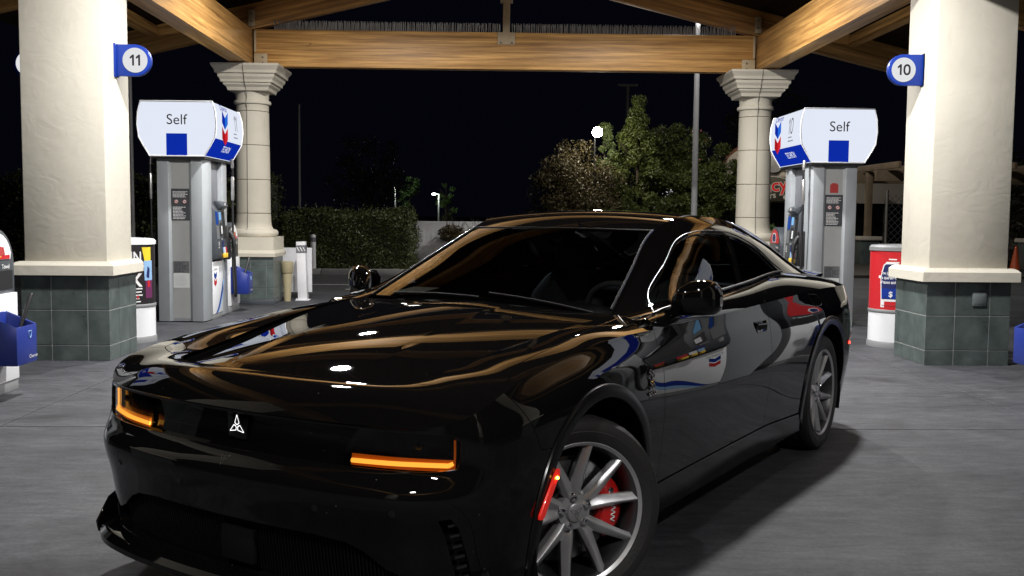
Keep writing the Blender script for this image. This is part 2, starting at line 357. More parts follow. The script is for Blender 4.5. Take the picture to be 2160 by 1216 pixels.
# ------------------------------------------------------------------ car surface geometry (numpy)
class Spl:
    """C1 cubic Hermite spline through keys; values may be vectors."""
    def __init__(s, t, v, mono=False):
        s.t = np.asarray(t, float); s.v = np.asarray(v, float)
        if s.v.ndim == 1: s.v = s.v[:, None]
        h = np.diff(s.t)[:, None]; d = np.diff(s.v, axis=0) / h
        m = np.zeros_like(s.v)
        m[0] = d[0]; m[-1] = d[-1]
        if mono:
            a, b = d[:-1], d[1:]
            w1 = 2 * h[1:] + h[:-1]; w2 = h[1:] + 2 * h[:-1]
            ok = a * b > 0
            with np.errstate(divide='ignore', invalid='ignore'):
                hm = (w1 + w2) / (w1 / a + w2 / b)
            m[1:-1] = np.where(ok, hm, 0)
        else:
            m[1:-1] = (d[:-1] * h[1:] + d[1:] * h[:-1]) / (h[:-1] + h[1:])
        s.m = m
    def __call__(s, x):
        x = np.clip(np.atleast_1d(np.asarray(x, float)), s.t[0], s.t[-1])
        i = np.clip(np.searchsorted(s.t, x) - 1, 0, len(s.t) - 2)
        h = (s.t[i + 1] - s.t[i])[:, None]; u = ((x - s.t[i])[:, None]) / h
        a = 2*u**3 - 3*u**2 + 1; b = u**3 - 2*u**2 + u; c = -2*u**3 + 3*u**2; e = u**3 - u**2
        r = a * s.v[i] + b * h * s.m[i] + c * s.v[i+1] + e * h * s.m[i+1]
        return r if r.shape[1] > 1 else r[:, 0]

def smooth(sp, sigma, d=.01):
    """spline resampled and rounded off over sigma metres so that reflections run fair"""
    n = int(round((sp.t[-1]-sp.t[0])/d)); t = np.linspace(sp.t[0], sp.t[-1], n+1); v = sp(t); v = v[:, None] if v.ndim == 1 else v
    h = (t[-1]-t[0])/n; k = int(np.ceil(4*sigma/h)); w = np.exp(-.5*(np.arange(-k, k+1)*h/sigma)**2); w /= w.sum()
    j = np.arange(1, k+1)[:, None]*h
    a = v[0]-(v[1]-v[0])/h*j[::-1]; b = v[-1]+(v[-1]-v[-2])/h*j
    e = np.vstack([a, v, b]); r = np.stack([np.convolve(e[:, c], w, 'valid') for c in range(v.shape[1])], 1)
    return Spl(t, r)
# plan outline stations: (x, y, rows A..F as (z, inset))
STN = [
 (.955, .0,  (.19,.06),(.41,.03),(.575,.0),(.645,.05),(.765,.058),(.785,.05)),
 (.945, .30, (.19,.06),(.41,.03),(.575,.0),(.645,.05),(.765,.058),(.785,.05)),
 (.915, .55, (.19,.06),(.41,.03),(.575,.0),(.645,.05),(.765,.058),(.785,.05)),
 (.865, .74, (.19,.06),(.41,.03),(.575,.0),(.645,.05),(.765,.055),(.785,.048)),
 (.80,  .85, (.19,.06),(.41,.03),(.575,.0),(.648,.035),(.765,.04),(.795,.04)),
 (.71, .925, (.20,.05),(.40,.02),(.57,.0),(.67,.005),(.77,.012),(.835,.03)),
 (.58, .965, (.20,.05),(.38,.015),(.55,.0),(.68,.0),(.79,.01),(.88,.055)),
 (.42, .982, (.20,.05),(.36,.015),(.52,.0),(.69,.0),(.82,.012),(.91,.075)),
 (.20, .990, (.20,.05),(.35,.02),(.51,.003),(.69,.0),(.84,.014),(.943,.09)),
 (.00, .995, (.20,.05),(.34,.025),(.50,.006),(.69,.0),(.86,.018),(.962,.093)),
 (-.35,.990, (.19,.055),(.33,.03),(.50,.010),(.67,.0),(.86,.016),(.985,.075)),
 (-.62,.984, (.19,.055),(.33,.03),(.50,.012),(.66,.0),(.84,.013),(.985,.058)),
 (-1.2,.983, (.19,.055),(.33,.03),(.50,.014),(.66,.0),(.84,.014),(.988,.050)),
 (-1.9,.985, (.19,.055),(.33,.03),(.50,.014),(.67,.0),(.85,.014),(1.0,.045)),
 (-2.4,.995, (.19,.055),(.33,.03),(.50,.012),(.69,.0),(.86,.012),(1.01,.048)),
 (-3.05,1.01,(.20,.055),(.34,.03),(.50,.010),(.71,.0),(.88,.012),(1.02,.060)),
 (-3.5,.995, (.21,.055),(.36,.03),(.52,.008),(.71,.0),(.88,.014),(1.01,.060)),
 (-3.85,.945,(.22,.06),(.38,.03),(.54,.006),(.72,.0),(.87,.02),(1.0,.06)),
 (-4.05,.84, (.23,.07),(.40,.03),(.56,.004),(.73,.0),(.87,.02),(.995,.05)),
 (-4.17,.60, (.24,.08),(.42,.03),(.58,.004),(.74,.0),(.87,.02),(.995,.045)),
 (-4.24,.0,  (.24,.08),(.42,.03),(.58,.004),(.74,.0),(.87,.02),(1.0,.045)),
]
_O = np.array([q[:2] for q in STN]); _sk = np.r_[0, np.cumsum(np.hypot(*np.diff(_O, axis=0).T))]
_Oe = np.vstack([_O[1] * [1, -1], _O, _O[-2] * [1, -1]]); _se = np.r_[-_sk[1], _sk, 2*_sk[-1]-_sk[-2]]
OUT = smooth(Spl(_se, _Oe), .03); SEND = _sk[-1]
_rz = Spl(_sk, np.array([[r[0] for r in q[2:]] for q in STN]), mono=True); _rz = smooth(_rz, .05)
_rd = smooth(Spl(_sk, np.array([[r[1] for r in q[2:]] for q in STN]), mono=True), .05)
VK = np.array([0, .24, .46, .62, .82, 1.0])
def _rowint(rows, v):
    """monotone Hermite across rows, vectorised over points"""
    h = np.diff(VK); d = np.diff(rows, axis=1) / h
    m = np.zeros_like(rows); m[:, 0] = d[:, 0]; m[:, -1] = d[:, -1]
    a, b = d[:, :-1], d[:, 1:]
    m[:, 1:-1] = (a * h[1:] + b * h[:-1]) / (h[1:] + h[:-1])
    i = np.clip(np.searchsorted(VK, v, side='right') - 1, 0, len(VK) - 2)
    k = np.arange(len(v)); hh = h[i]; u = (v - VK[i]) / hh
    return ((2*u**3-3*u**2+1)*rows[k, i] + (u**3-2*u**2+u)*hh*m[k, i]
            + (-2*u**3+3*u**2)*rows[k, i+1] + (u**3-u**2)*hh*m[k, i+1])
def band(s, v):
    s = np.atleast_1d(np.asarray(s, float)); v = np.atleast_1d(np.asarray(v, float))
    s, v = np.broadcast_arrays(s, v); sg = np.where(s < 0, -1., 1.); a = np.abs(s)
    o = OUT(a); t = OUT(a + 1e-3) - OUT(a - 1e-3); t /= np.linalg.norm(t, axis=1)[:, None]
    n = np.stack([-t[:, 1], t[:, 0]], 1)              # inward normal in plan for the left side
    z = _rowint(_rz(a), v); d = _rowint(_rd(a), v)
    p = o + n * d[:, None]
    return np.stack([p[:, 0], p[:, 1] * sg, z], 1)
def _vz(s, z):
    """v at which band(s, v) has height z"""
    vv = np.linspace(0, 1, 121); Z = _rowint(np.repeat(_rz(abs(s)), 121, 0), vv)
    return float(np.interp(z, Z, vv))
_sd = np.linspace(0, SEND, 2400); _od = OUT(_sd)
_side = (_sd > _sk[4]) & (_sd < _sk[18]); _frnt = _sd <= _sk[6]
def inv_x(x, z):
    """(s, v) on the left flank at given x, z"""
    xs = x; s = v = 0
    for _ in range(4):
        s = float(np.interp(-xs, -_od[_side, 0], _sd[_side])); v = _vz(s, z)
        xs += x - band(s, v)[0, 0]
    return s, v
def inv_y(y, z):
    """(s, v) on the nose at given y (either side), z"""
    sg = -1 if y < 0 else 1; yy = y0 = abs(y); s = v = 0
    for _ in range(4):
        s = float(np.interp(yy, _od[_frnt, 1], _sd[_frnt])); v = _vz(s, z)
        yy += y0 - band(s, v)[0, 1]
    return sg * s, v
# inner ring of the nose wing / fender tops
_IK = np.array([(.72,.0,.888),(.717,.28,.888),(.70,.44,.887),(.665,.54,.888),(.62,.578,.890),(.55,.59,.897),(.47,.598,.909),
                (.36,.61,.925),(.18,.635,.955),(.0,.665,.98),(-.33,.71,1.018),(-.60,.735,1.035)])
_ik = _sk[:12]
IN = smooth(Spl(np.r_[-_ik[1], _ik], np.vstack([_IK[1]*[1,-1,1], _IK])), .03)
_bul = Spl(_ik, [.034,.034,.034,.032,.026,.016,.012,.012,.012,.012,.012,.012], mono=True); _bul = smooth(_bul, .06)
def ring(s, v):
    s = np.atleast_1d(np.asarray(s, float)); v = np.atleast_1d(np.asarray(v, float))
    s, v = np.broadcast_arrays(s, v); sg = np.where(s < 0, -1., 1.); a = np.abs(s)
    f = band(a, np.ones_like(a)); i = IN(a)
    p = f + (i - f) * v[:, None]
    b = _bul(a); p[:, 2] += b * 4 * v * (1 - v) * (1 - .35 * v)
    p[:, 1] *= sg
    return p
RSEND = _ik[-1]
def ring_inv(x, y):
    """(s, v) on ring near plan point x, y>0 (left)"""
    ss = np.linspace(0, RSEND, 500); f = band(ss, np.ones(500)); i = IN(ss)
    best = None
    d = i[:, :2] - f[:, :2]; q = np.array([x, y]) - f[:, :2]
    L2 = (d**2).sum(1); v = (q * d).sum(1) / L2; r = np.linalg.norm(q - d * v[:, None], axis=1)
    r = np.where((v < -.1) | (v > 1.1), 9, r); k = int(np.argmin(r))
    return float(ss[k]), float(np.clip(v[k], 0, 1))
_hz = smooth(Spl([-.75,-.62,-.45,-.2,0,.2,.44,.55,.65,.70,.76], [1.055,1.06,1.058,1.038,1.015,.988,.943,.914,.882,.864,.836]), 0.07)
_hy = smooth(Spl([-.75,-.5,-.2,.2,.55,.76], [.22,.23,.25,.30,.33,.35]), 0.08)
_h1y = smooth(Spl([-.75,-.60,-.33,0,.18,.36,.47,.55,.62,.76], [.745,.735,.71,.665,.635,.61,.598,.59,.585,.585]), 0.06)
_h1z = smooth(Spl([-.75,-.60,-.33,0,.18,.36,.47,.55,.62,.76], [1.04,1.033,1.012,.967,.937,.903,.884,.870,.860,.840]), 0.06)
def hood(x, y):
    x = np.atleast_1d(np.asarray(x, float)); y = np.atleast_1d(np.asarray(y, float)); x, y = np.broadcast_arrays(x, y)
    a = np.abs(y); zc, yc, y1, z1 = _hz(x), _hy(x), _h1y(x), _h1z(x)
    zin = zc - .012 * (a / yc)**2
    zk = zc - .012
    t = np.clip((a - yc) / (y1 - yc), 0, 1.1)
    zout = zk + (z1 - zk) * (t * .75 + .25 * t**2)
    w = np.clip((a - yc) / .03 * .5 + .5, 0, 1); w = w * w * (3 - 2 * w)
    return np.stack([x, y, zin * (1 - w) + zout * w], 1)
# greenhouse
_tx = [-3.95,-3.8,-3.45,-3.05,-2.6,-2.2,-1.9,-1.65,-1.5,-1.385,-1.0,-.66,-.5]
_tz = smooth(Spl(_tx, [1.0,1.035,1.125,1.262,1.388,1.448,1.462,1.453,1.430,1.388,1.208,1.045,.967]), 0.05)
_ty = smooth(Spl(_tx, [.63,.63,.63,.62,.61,.60,.585,.572,.56,.55,.622,.69,.722]), 0.06)
_tc = smooth(Spl(_tx, [1.03,1.085,1.23,1.365,1.462,1.492,1.497,1.487,1.465,1.424,1.251,1.093,1.016]), 0.05)
def topsurf(x, t):
    x = np.atleast_1d(np.asarray(x, float)); t = np.atleast_1d(np.asarray(t, float)); x, t = np.broadcast_arrays(x, t)
    yr, zr, zc = _ty(x), _tz(x), _tc(x)
    return np.stack([x, t * yr, zr + (zc - zr) * (1 - t**2)], 1)
_bx = [-3.95,-3.8,-3.45,-3.05,-2.6,-1.9,-1.2,-.66,-.5]
_by = smooth(Spl(_bx, [.74,.75,.775,.80,.825,.85,.862,.868,.87]), .08); _bz = Spl(_bx, [1.02,1.035,1.08,1.11,1.128,1.088,1.058,1.034,1.018]); _bz = smooth(_bz, .08)
def gside(x, w):
    """left side of the greenhouse, w 0 belt .. 1 roof rail"""
    x = np.atleast_1d(np.asarray(x, float)); w = np.atleast_1d(np.asarray(w, float)); x, w = np.broadcast_arrays(x, w)
    yb, zb, yr, zr = _by(x), _bz(x), _ty(x), _tz(x)
    y = yb + (yr - yb) * w; z = zb + (zr - zb) * w
    h = np.clip((zr - zb) / .3, 0, 1); k = 4 * w * (1 - w) * (.55 + .9 * w) * h
    return np.stack([x, y + .028 * k, z + .018 * k], 1)
def ginv(x, z):
    ww = np.linspace(0, 1, 201); Z = gside(np.full(201, x), ww)[:, 2]
    return x, float(np.interp(z, Z, ww))
def shelf(x, v):
    """left shoulder from crease F (v 0) to belt (v 1)"""
    x = np.atleast_1d(np.asarray(x, float)); v = np.atleast_1d(np.asarray(v, float)); x, v = np.broadcast_arrays(x, v)
    s = np.interp(-x, -_od[_side, 0], _sd[_side]); f = band(s, np.ones_like(s))
    b = np.stack([x, _by(x), _bz(x)], 1)
    p = f + (b - f) * v[:, None]; p[:, 2] += .012 * 4 * v * (1 - v); p[:, 1] += .008 * 4 * v * (1 - v)
    return p
S34 = float(np.interp(3.45, -_od[_side, 0], _sd[_side]))
_J = Spl([S34, _sk[17], _sk[18], _sk[19], _sk[20]], [(-3.45,.775,1.08),(-3.70,.70,1.06),(-3.80,.62,1.055),(-3.84,.45,1.055),(-3.86,0,1.06)])
def deck(s, v):
    s = np.atleast_1d(np.asarray(s, float)); v = np.atleast_1d(np.asarray(v, float)); s, v = np.broadcast_arrays(s, v)
    f = band(s, np.ones_like(s)); p = f + (_J(s) - f) * v[:, None]; p[:, 2] += .012 * 4 * v * (1 - v)
    return p
# ------------------------------------------------------------------ ground
gnd = MB(); gnd.box((-400, -200, -.6), (400, 900, -.19)); tag(gnd.build('ground', 'asphalt', smooth=0), kind='structure')
fc = MB(); fc.box((-13.5, -9, -.18), (14.5, 18.2, -.03)); forecourt = tag(fc.build('forecourt', 'joint_dark', smooth=0), kind='structure')
XE = [-13.5, -9.6, -6.4, -3.3, .38, 4.05, 7.2, 10.6, 14.5]; YE = [-9, -.4, 6.8, 14.2, 18.2]
for i in range(len(XE)-1):
    for j in range(len(YE)-1):
        m = MB(); g = .007; m.box((XE[i]+g, YE[j]+g, -.16), (XE[i+1]-g, YE[j+1]-g, 0)); m.build('slab', 'concrete', forecourt, bev=.004, seg=1, smooth=0)
m = MB(); m.box((-60, 18.21, -.18), (60, 200, -.012)); lot = tag(m.build('parking_lot', 'asphalt', smooth=0), kind='structure')
for x, y, w, d in ((-1.9, 19.6, 1.7, .10), (-3.4, 20.9, 1.2, .07)):
    m = MB(); m.box((x-w/2, y, -.011), (x+w/2, y+d, -.008)); tag(m.build('lot_line', 'road_paint', lot, smooth=0))
K = thing('kerb', 'low concrete kerb in front of the hedge', 'kerb', (0, 0, 0))
for i in range(9):
    a = (-14+i*2.0, 24.1+.0*i); m = MB(); m.box((a[0]+.006, 24.35, -.02), (a[0]+1.994, 24.52, .13)); m.build('kerb_stone', 'kerb_concrete', K, bev=.02)
m = MB(); m.box((-14, 24.53, -.05), (14, 45, .06)); tag(m.build('planting_bed', 'bed_soil', smooth=0), kind='structure')
# ------------------------------------------------------------------ canopy
CX = .30
can = thing('fuel_canopy', 'gabled timber canopy of heavy glued beams over the forecourt', 'canopy', (CX, 6.7, 0))
def beam(name, p0, p1, w, h, up=(0, 0, 1), mt='glulam', parent=None, bev=.006):
    """timber from p0 to p1 (centre of the bottom face), local X along its length"""
    p0, p1 = Vector(p0), Vector(p1); L = (p1-p0).length; x = (p1-p0).normalized(); z = Vector(up); z = (z-x*z.dot(x)).normalized(); y = z.cross(x)
    m = MB(); m.box((0, -w/2, 0), (L, w/2, h)); me = m.mesh(name, mt, bev=bev, seg=2)
    M = Matrix(((x.x, y.x, z.x, p0.x), (x.y, y.y, z.y, p0.y), (x.z, y.z, z.z, p0.z), (0, 0, 0, 1)))
    return link(name, me, parent, M)
YO = -6.7                                                             # canopy root offset in y
def rz_(x): return 4.38+.24*(4.08-abs(x))
tie = beam('tie_beam', (-4.02, 16.4+YO, 3.80), (4.02, 16.4+YO, 3.80), .20, .585, parent=can)
for y in (10.2, 4.0, -2.2): beam('tie_beam', (-4.02, y+YO, 3.80), (4.02, y+YO, 3.80), .20, .585, parent=can)
for sg in (-1, 1):
    beam('side_beam', (sg*4.19, -8.5+YO, 3.82), (sg*4.19, 16.9+YO, 3.82), .28, .56, parent=can)
for k, y in enumerate((16.4, 12.5, 10.2, 4.0, -2.2, -5.3)):
    for sg in (-1, 1):
        off = .018 if k == 0 else 0
        beam('rafter', (sg*6.9, y+YO+off, rz_(6.9)), (sg*.02, y+YO+off, rz_(.02)), .17, .40, up=(0, 0, 1), parent=can)
for sg in (-1, 1):
    for xx in (5.6,): beam('purlin', (sg*xx, -8.5+YO, rz_(xx)+.21), (sg*xx, 16.30+YO, rz_(xx)+.21), .12, .19, parent=can)
# deck boards over the rafters
sl = math.atan(.24); me = None
nb = 36
for sg in (-1, 1):
    for i in range(nb):
        t = 7.05*(i+.5)/nb; bx = t
        z = rz_(bx)+.40/math.cos(sl)+.012
        if me is None:
            m = MB(); m.box((-.0955, -12.8, 0), (.0955, 12.8, .04)); me = m.mesh('deck_board', 'deck_wood', smooth=0)
        link('deck_board', me, can, Matrix.Translation((sg*bx, 4.05+YO, z)) @ Matrix.Rotation(sg*sl, 4, 'Y'))
m = MB()
for sg in (-1, 1): m.prism([(0, rz_(0)+.49), (sg*7.1, rz_(7.1)+.49), (sg*7.1, rz_(7.1)+.52), (0, rz_(0)+.52)], -8.8+YO, 16.9+YO, 'y')
m.build('roof_sheet', 'roof_clay', can, smooth=0)
# steel fittings
def plate(parent, lo, hi, bolts=(), ax=-1):
    m = MB(); m.box(lo, hi); p = m.build('bracket', 'tan_steel', parent, bev=.004)
    for bx, bz in bolts:
        m = MB(); m.lathe([(.014, -.02), (.014, 0), (.008, .003)], 6, c=(bx, lo[1], bz), axis='y'); m.build('bolt', 'pole_dark', p)
    return p
fy = 16.3+YO
for sg in (-1, 1):
    x = sg*4.02
    plate(can, (min(x, x-sg*.21), fy-.018, 3.80), (max(x, x-sg*.21), fy-.002, 4.00), [(x-sg*.14, 3.85), (x-sg*.14, 3.94)])
    plate(can, (min(x, x-sg*.035), fy-.014, 4.02), (max(x, x-sg*.035), fy-.002, 4.36), [])
    plate(can, (min(x-sg*.02, x+sg*.09), fy-.03, 4.42), (max(x-sg*.02, x+sg*.09), fy-.012, 4.68), [(x+sg*.03, 4.50), (x+sg*.03, 4.62)])
    plate(can, (sg*4.05-.006, -.4, 4.16), (sg*4.05+.006, -.1, 4.36), [])
kp = MB(); kp.box((-.055, fy-.02, 4.38), (.055, fy+.09, 5.35)); kpo = kp.build('king_post', 'tan_steel', can, bev=.006)
plate(can, (-.14, fy-.022, 4.19), (.14, fy-.002, 4.385), [(-.09, 4.215), (.09, 4.215)])
m = MB(); m.box((-.10, fy-.03, 4.86), (.10, fy+.10, 5.1)); m.build('post_collar', 'tan_steel', kpo, bev=.006)
m = MB(); rnd = random.Random(3)
for i in range(250):                                                   # wire spikes along the top of the tie
    x = -3.7+i*7.4/249+rnd.uniform(-.006, .006)
    if abs(x) < .08: continue
    for dy, tl in ((-.05, -.3), (.02, .25)):
        a = Vector((x, fy+.10+dy, 4.385)); b = a+Vector((rnd.uniform(-.010, .010), tl*.10, .145+rnd.uniform(-.006, .006)))
        m.tube([tuple(a), tuple(b)], .0075, 3, caps=False)
tag(m.build('bird_spikes', 'spike_steel', can, smooth=0), kind='stuff')
# ------------------------------------------------------------------ canopy lamps: round downlights hung under the deck
def lamp_fix(x, y, label, kw=1.):
    z = 4.66
    t = thing('canopy_lamp', label, 'lamp', (x, y, z), 0, 'round downlights under the canopy')
    m = MB(); m.lathe([(.10, .0), (.20, -.03), (.215, -.06), (.215, -.10), (.165, -.10)], 32); m.build('housing', 'lamp_housing', t, smooth=40)
    m = MB(); m.box((-.02, -.02, -.001), (.02, .02, rz_(abs(x-CX))-4.66+.42)); m.build('mount', 'lamp_housing', t)
    m = MB(); m.lathe([(.155, -.1015), (.155, -.108), (.0, -.112)], 32, cap=False); m.build('lens', 'lamp_lens', t, smooth=40)
    l = bpy.data.lights.new('downlight', 'AREA'); l.shape = 'DISK'; l.size = .30; l.energy = LAMP_W*kw; l.color = (1.0, .985, .965); l.spread = R(180)
    o = bpy.data.objects.new('downlight', l); COL.objects.link(o); o.parent = t; o.location = (0, 0, -.115)
LAMP_W = 330
for y, kw in ((13.1, 1.), (8.4, 1.15), (-.6, .5)):  # nearest row is unseen, added as fill for car and column fronts
    for x in (CX-2.3, CX+2.3): lamp_fix(x, y, 'round white downlight hung under the timber canopy roof', kw)
# ------------------------------------------------------------------ near columns (square, stucco over green slate)
def sq_column(loc, label, w=.80, d=.68, top=3.82, number=None, side=1):
    t = thing('square_column', label, 'column', loc, 0, 'stucco columns of the canopy')
    m = MB(); m.box((-w/2, -d/2, .93), (w/2, d/2, top)); m.build('shaft', 'stucco', t, bev=.012, seg=2)
    m = MB(); a, b = w/2+.055, d/2+.055
    pts = [(.0, .838), (.035, .842), (.035, .935), (.012, .962), (-.02, .975)]
    P = [[(-a-o, -b-o, z), (a+o, -b-o, z), (a+o, b+o, z), (-a-o, b+o, z), (-a-o, -b-o, z)] for o, z in pts]
    m.grid(P); m.box((-a, -b, .839), (a, b, .97)); m.build('band', 'stucco', t, bev=0, smooth=30)
    bw, bd = w/2+.025, d/2+.03
    m = MB(); m.box((-bw, -bd, 0), (bw, bd, .838)); core = m.build('base', 'grout', t, smooth=0)
    zr = [(.0, .15), (.157, .497), (.504, .834)]
    def tiles(L, cuts, place):
        for z0, z1 in zr:
            for c0, c1 in zip(cuts[:-1], cuts[1:]):
                m = MB(); place(m, c0+.004, c1-.004, z0+.002, z1-.002); m.build('tile', 'slate_tile', core, bev=.002, seg=1, smooth=0)
    e = .004
    cx = [-bw-e, -bw+.29, -bw+.64, bw+e]; cy = [-bd, -bd+.25, -bd+.54, bd]
    tiles(0, cx, lambda m, a, b, z0, z1: m.box((a, -bd-e, z0), (b, -bd+.002, z1)))
    tiles(0, cx, lambda m, a, b, z0, z1: m.box((a, bd-.002, z0), (b, bd+e, z1)))
    for sg in (-1, 1): tiles(0, cy, lambda m, a, b, z0, z1: m.box((min(sg*bw-.002*sg, sg*(bw+e)), a, z0), (max(sg*bw-.002*sg, sg*(bw+e)), b, z1)))
    return t
colL = sq_column((-4.105, 10.23, 0), 'cream stucco column between the WIN poster bin and the pale blue squeegee bucket'.replace('pale ', ''))
colR = sq_column((4.815, 10.21, 0), 'cream stucco column beside the red poster bin, with a square plate in its slate base')
m = MB(); m.box((.035, -.386, .60), (.175, -.377, .74)); m.box((.05, -.389, .615), (.16, -.384, .725)); m.build('access_plate', 'plate_green', bpy.data.objects['base.001'] if 'base.001' in bpy.data.objects else colR, bev=.003)
for i, (x, y) in enumerate(((-4.105, 3.95), (4.815, 3.95), (-4.105, -2.3), (4.815, -2.3))):
    sq_column((x, y, 0), ['cream stucco column beside the pump across from the car nose', 'cream stucco column beside the pump across from the driver door', 'outermost cream stucco column of the island across from the car nose', 'outermost cream stucco column of the island across from the driver door'][i])
def number_sign(col, label, num, sg, y=0., xo=.40):
    """D shaped blue plate on the column side sg, white disc on both faces"""
    t = thing('pump_number_sign', label, 'sign', (col.location.x+sg*xo, col.location.y+y, 2.965), 0, 'pump number signs on the columns')
    r = .155; pts = [(0, -r), (.205*sg, -r)]+[(sg*(.205+r*math.sin(a)), -r*math.cos(a)) for a in np.linspace(.12, math.pi-.12, 18)]+[(.205*sg, r), (0, r)]
    m = MB(); m.prism(pts, -.028, .028, 'y'); p = m.build('plate', 'blue_paint', t, bev=.004)
    m = MB(); m.box((min(0, -.02*sg), -.05, -r-.01), (max(0, .02*sg)*1.0+.0001, .05, r+.01)); m.build('mounting_flange', 'blue_paint', t, bev=.002)
    for f in (-1, 1):
        m = MB(); m.lathe([(.122, 0), (.122, .006*f), (.112, .009*f)], 40, c=(.205*sg, .028*f, 0), axis='y'); d = m.build('disc', 'number_disc', t, smooth=30)
        numeral('numeral', num, 'print_black', d, (.205*sg, .0385*f, .0), (-f, 0, 0), (0, 0, 1), .150)
    return t
number_sign(colL, 'round blue and white sign numbered 11, on the column beside the WIN poster bin', '11', 1, -.02)
number_sign(colL, 'round blue pump sign on the far side of the column, mostly hidden', '', -1, .30, .385)
number_sign(colR, 'round blue and white sign numbered 10, on the column next to the red bin', '10', -1, -.02)
# ------------------------------------------------------------------ far columns (round, cast stone)
def round_column(loc, label):
    t = thing('round_column', label, 'column', loc, 0, 'round cast stone columns')
    bw = .385
    m = MB(); m.box((-bw, -bw, 0), (bw, bw, .765)); core = m.build('base', 'grout', t, smooth=0)
    zr = [(.09, .265), (.272, .615), (.622, .763)]; e = .008; cx = [-bw-e, -bw+.42, bw-.10, bw+e]; cy = [-bw, -bw+.45, bw]
    for z0, z1 in zr:
        for c0, c1 in zip(cx[:-1], cx[1:]):
            m = MB(); m.box((c0+.003, -bw-e, z0), (c1-.003, -bw+.002, z1)); m.build('tile', 'slate_tile', core, bev=.002, seg=1, smooth=0)
        for sg in (-1, 1):
            for c0, c1 in zip(cy[:-1], cy[1:]):
                m = MB(); m.box((min(sg*bw-.002*sg, sg*(bw+e)), c0+.003, z0), (max(sg*bw-.002*sg, sg*(bw+e)), c1-.003, z1)); m.build('tile', 'slate_tile', core, bev=.002, seg=1, smooth=0)
    m = MB(); m.box((-bw-.01, -bw-.01, 0), (bw+.01, bw+.01, .085)); m.build('skirting', 'pump_dark', core, bev=.004)
    def sqring(rows, name):
        m = MB(); P = [[(-w, -w, z), (w, -w, z), (w, w, z), (-w, w, z), (-w, -w, z)] for w, z in rows]; m.grid(P)
        w, z = rows[0]; m.add([(-w, -w, z), (w, -w, z), (w, w, z), (-w, w, z)], [(3, 2, 1, 0)]); w, z = rows[-1]; m.add([(-w, -w, z), (w, -w, z), (w, w, z), (-w, w, z)], [(0, 1, 2, 3)])
        return m.build(name, 'cast_stone', t, smooth=24)
    sqring([(.43, .766), (.435, .82), (.42, .85), (.405, .87), (.405, 1.08)], 'plinth')
    m = MB(); m.lathe([(.30, 1.08), (.37, 1.085), (.395, 1.12), (.395, 1.155), (.372, 1.19), (.318, 1.205), (.292, 1.25), (.280, 1.32), (.276, 1.455)], 48); m.build('column_foot', 'cast_stone', t, smooth=40)
    for z0, z1, r0, r1 in ((1.461, 1.995, .275, .271), (2.001, 2.545, .271, .266), (2.551, 3.085, .266, .260)):
        m = MB(); m.lathe([(r0-.012, z0), (r0-.003, z0+.001), (r0, z0+.005), (r1, z1-.005), (r1-.003, z1-.001), (r1-.012, z1)], 48); m.build('drum', 'cast_stone', t, smooth=30)
    m = MB(); m.lathe([(.240, 1.2), (.240, 3.2)], 24); m.build('core', 'stone_joint', t)
    m = MB(); m.lathe([(.25, 3.091), (.259, 3.095), (.257, 3.19), (.262, 3.20), (.288, 3.205), (.297, 3.23), (.288, 3.258), (.262, 3.265), (.258, 3.30), (.262, 3.36), (.285, 3.41), (.32, 3.455)], 48); m.build('neck', 'cast_stone', t, smooth=40)
    sqring([(.315, 3.40), (.33, 3.45), (.37, 3.485), (.375, 3.51), (.405, 3.52), (.41, 3.56), (.44, 3.60), (.445, 3.65), (.48, 3.655), (.485, 3.70), (.515, 3.745), (.53, 3.765), (.53, 3.798)], 'capital')
    m = MB(); m.tube([(-.03, -.537, 3.79), (-.03, -.492, 3.68), (-.03, -.452, 3.62), (-.03, -.418, 3.53), (-.03, -.33, 3.44), (-.03, -.27, 3.32), (-.03, -.30, 3.23), (-.03, -.262, 3.1), (-.03, -.277, 1.45), (-.03, -.30, 1.24), (-.03, -.398, 1.14)], .0055, 5); m.build('vertical_joint', 'stone_joint', t)
    return t
round_column((-3.79, 16.45, 0), 'round cream stone column rising behind the pump marked 11')
round_column((4.39, 16.45, 0), 'round cream stone column rising behind the black car and the pump marked 10')
# ------------------------------------------------------------------ two-bar emblem in local XY
def bars_emblem(parent, o, xd, yd, size, mats=('header_mid', 'header_blue', 'header_red', 'header_dred')):
    M = frame(o, xd, yd, size)
    for k, (zt, ml, mr) in enumerate(((.50, mats[1], mats[0]), (.02, mats[3], mats[2]))):
        for sgn, mt in ((-1, ml), (1, mr)):
            m = MB(); pts = [(0, zt-.20), (sgn*.34, zt), (sgn*.34, zt-.36), (0, zt-.56)]; m.add([tuple(M @ Vector((x, y, 0))) for x, y in pts], [(0, 1, 2, 3)]); m.build('emblem_bar', mt, parent, smooth=0, fix=False)
def lines(parent, name, mt, o, xd, yd, w, h, n, seed=1, fill=.5):
    """rows of small print as thin bars"""
    rr = random.Random(seed); m = MB(); M = frame(o, xd, yd, 1)
    for i in range(n):
        y = h/2-(i+.5)*h/n; x = -w/2; L = w*rr.uniform(.55, 1)
        while x < -w/2+L:
            d = min(rr.uniform(.02, .09)*w*2, -w/2+L-x); hh = h/n*fill/2
            m.add([tuple(M @ Vector(q)) for q in ((x, y-hh, 0), (x+d, y-hh, 0), (x+d, y+hh, 0), (x, y+hh, 0))], [(0, 1, 2, 3)]); x += d+.012*w*2
    return tag(m.build(name, mt, parent, smooth=0, fix=False), kind='stuff')
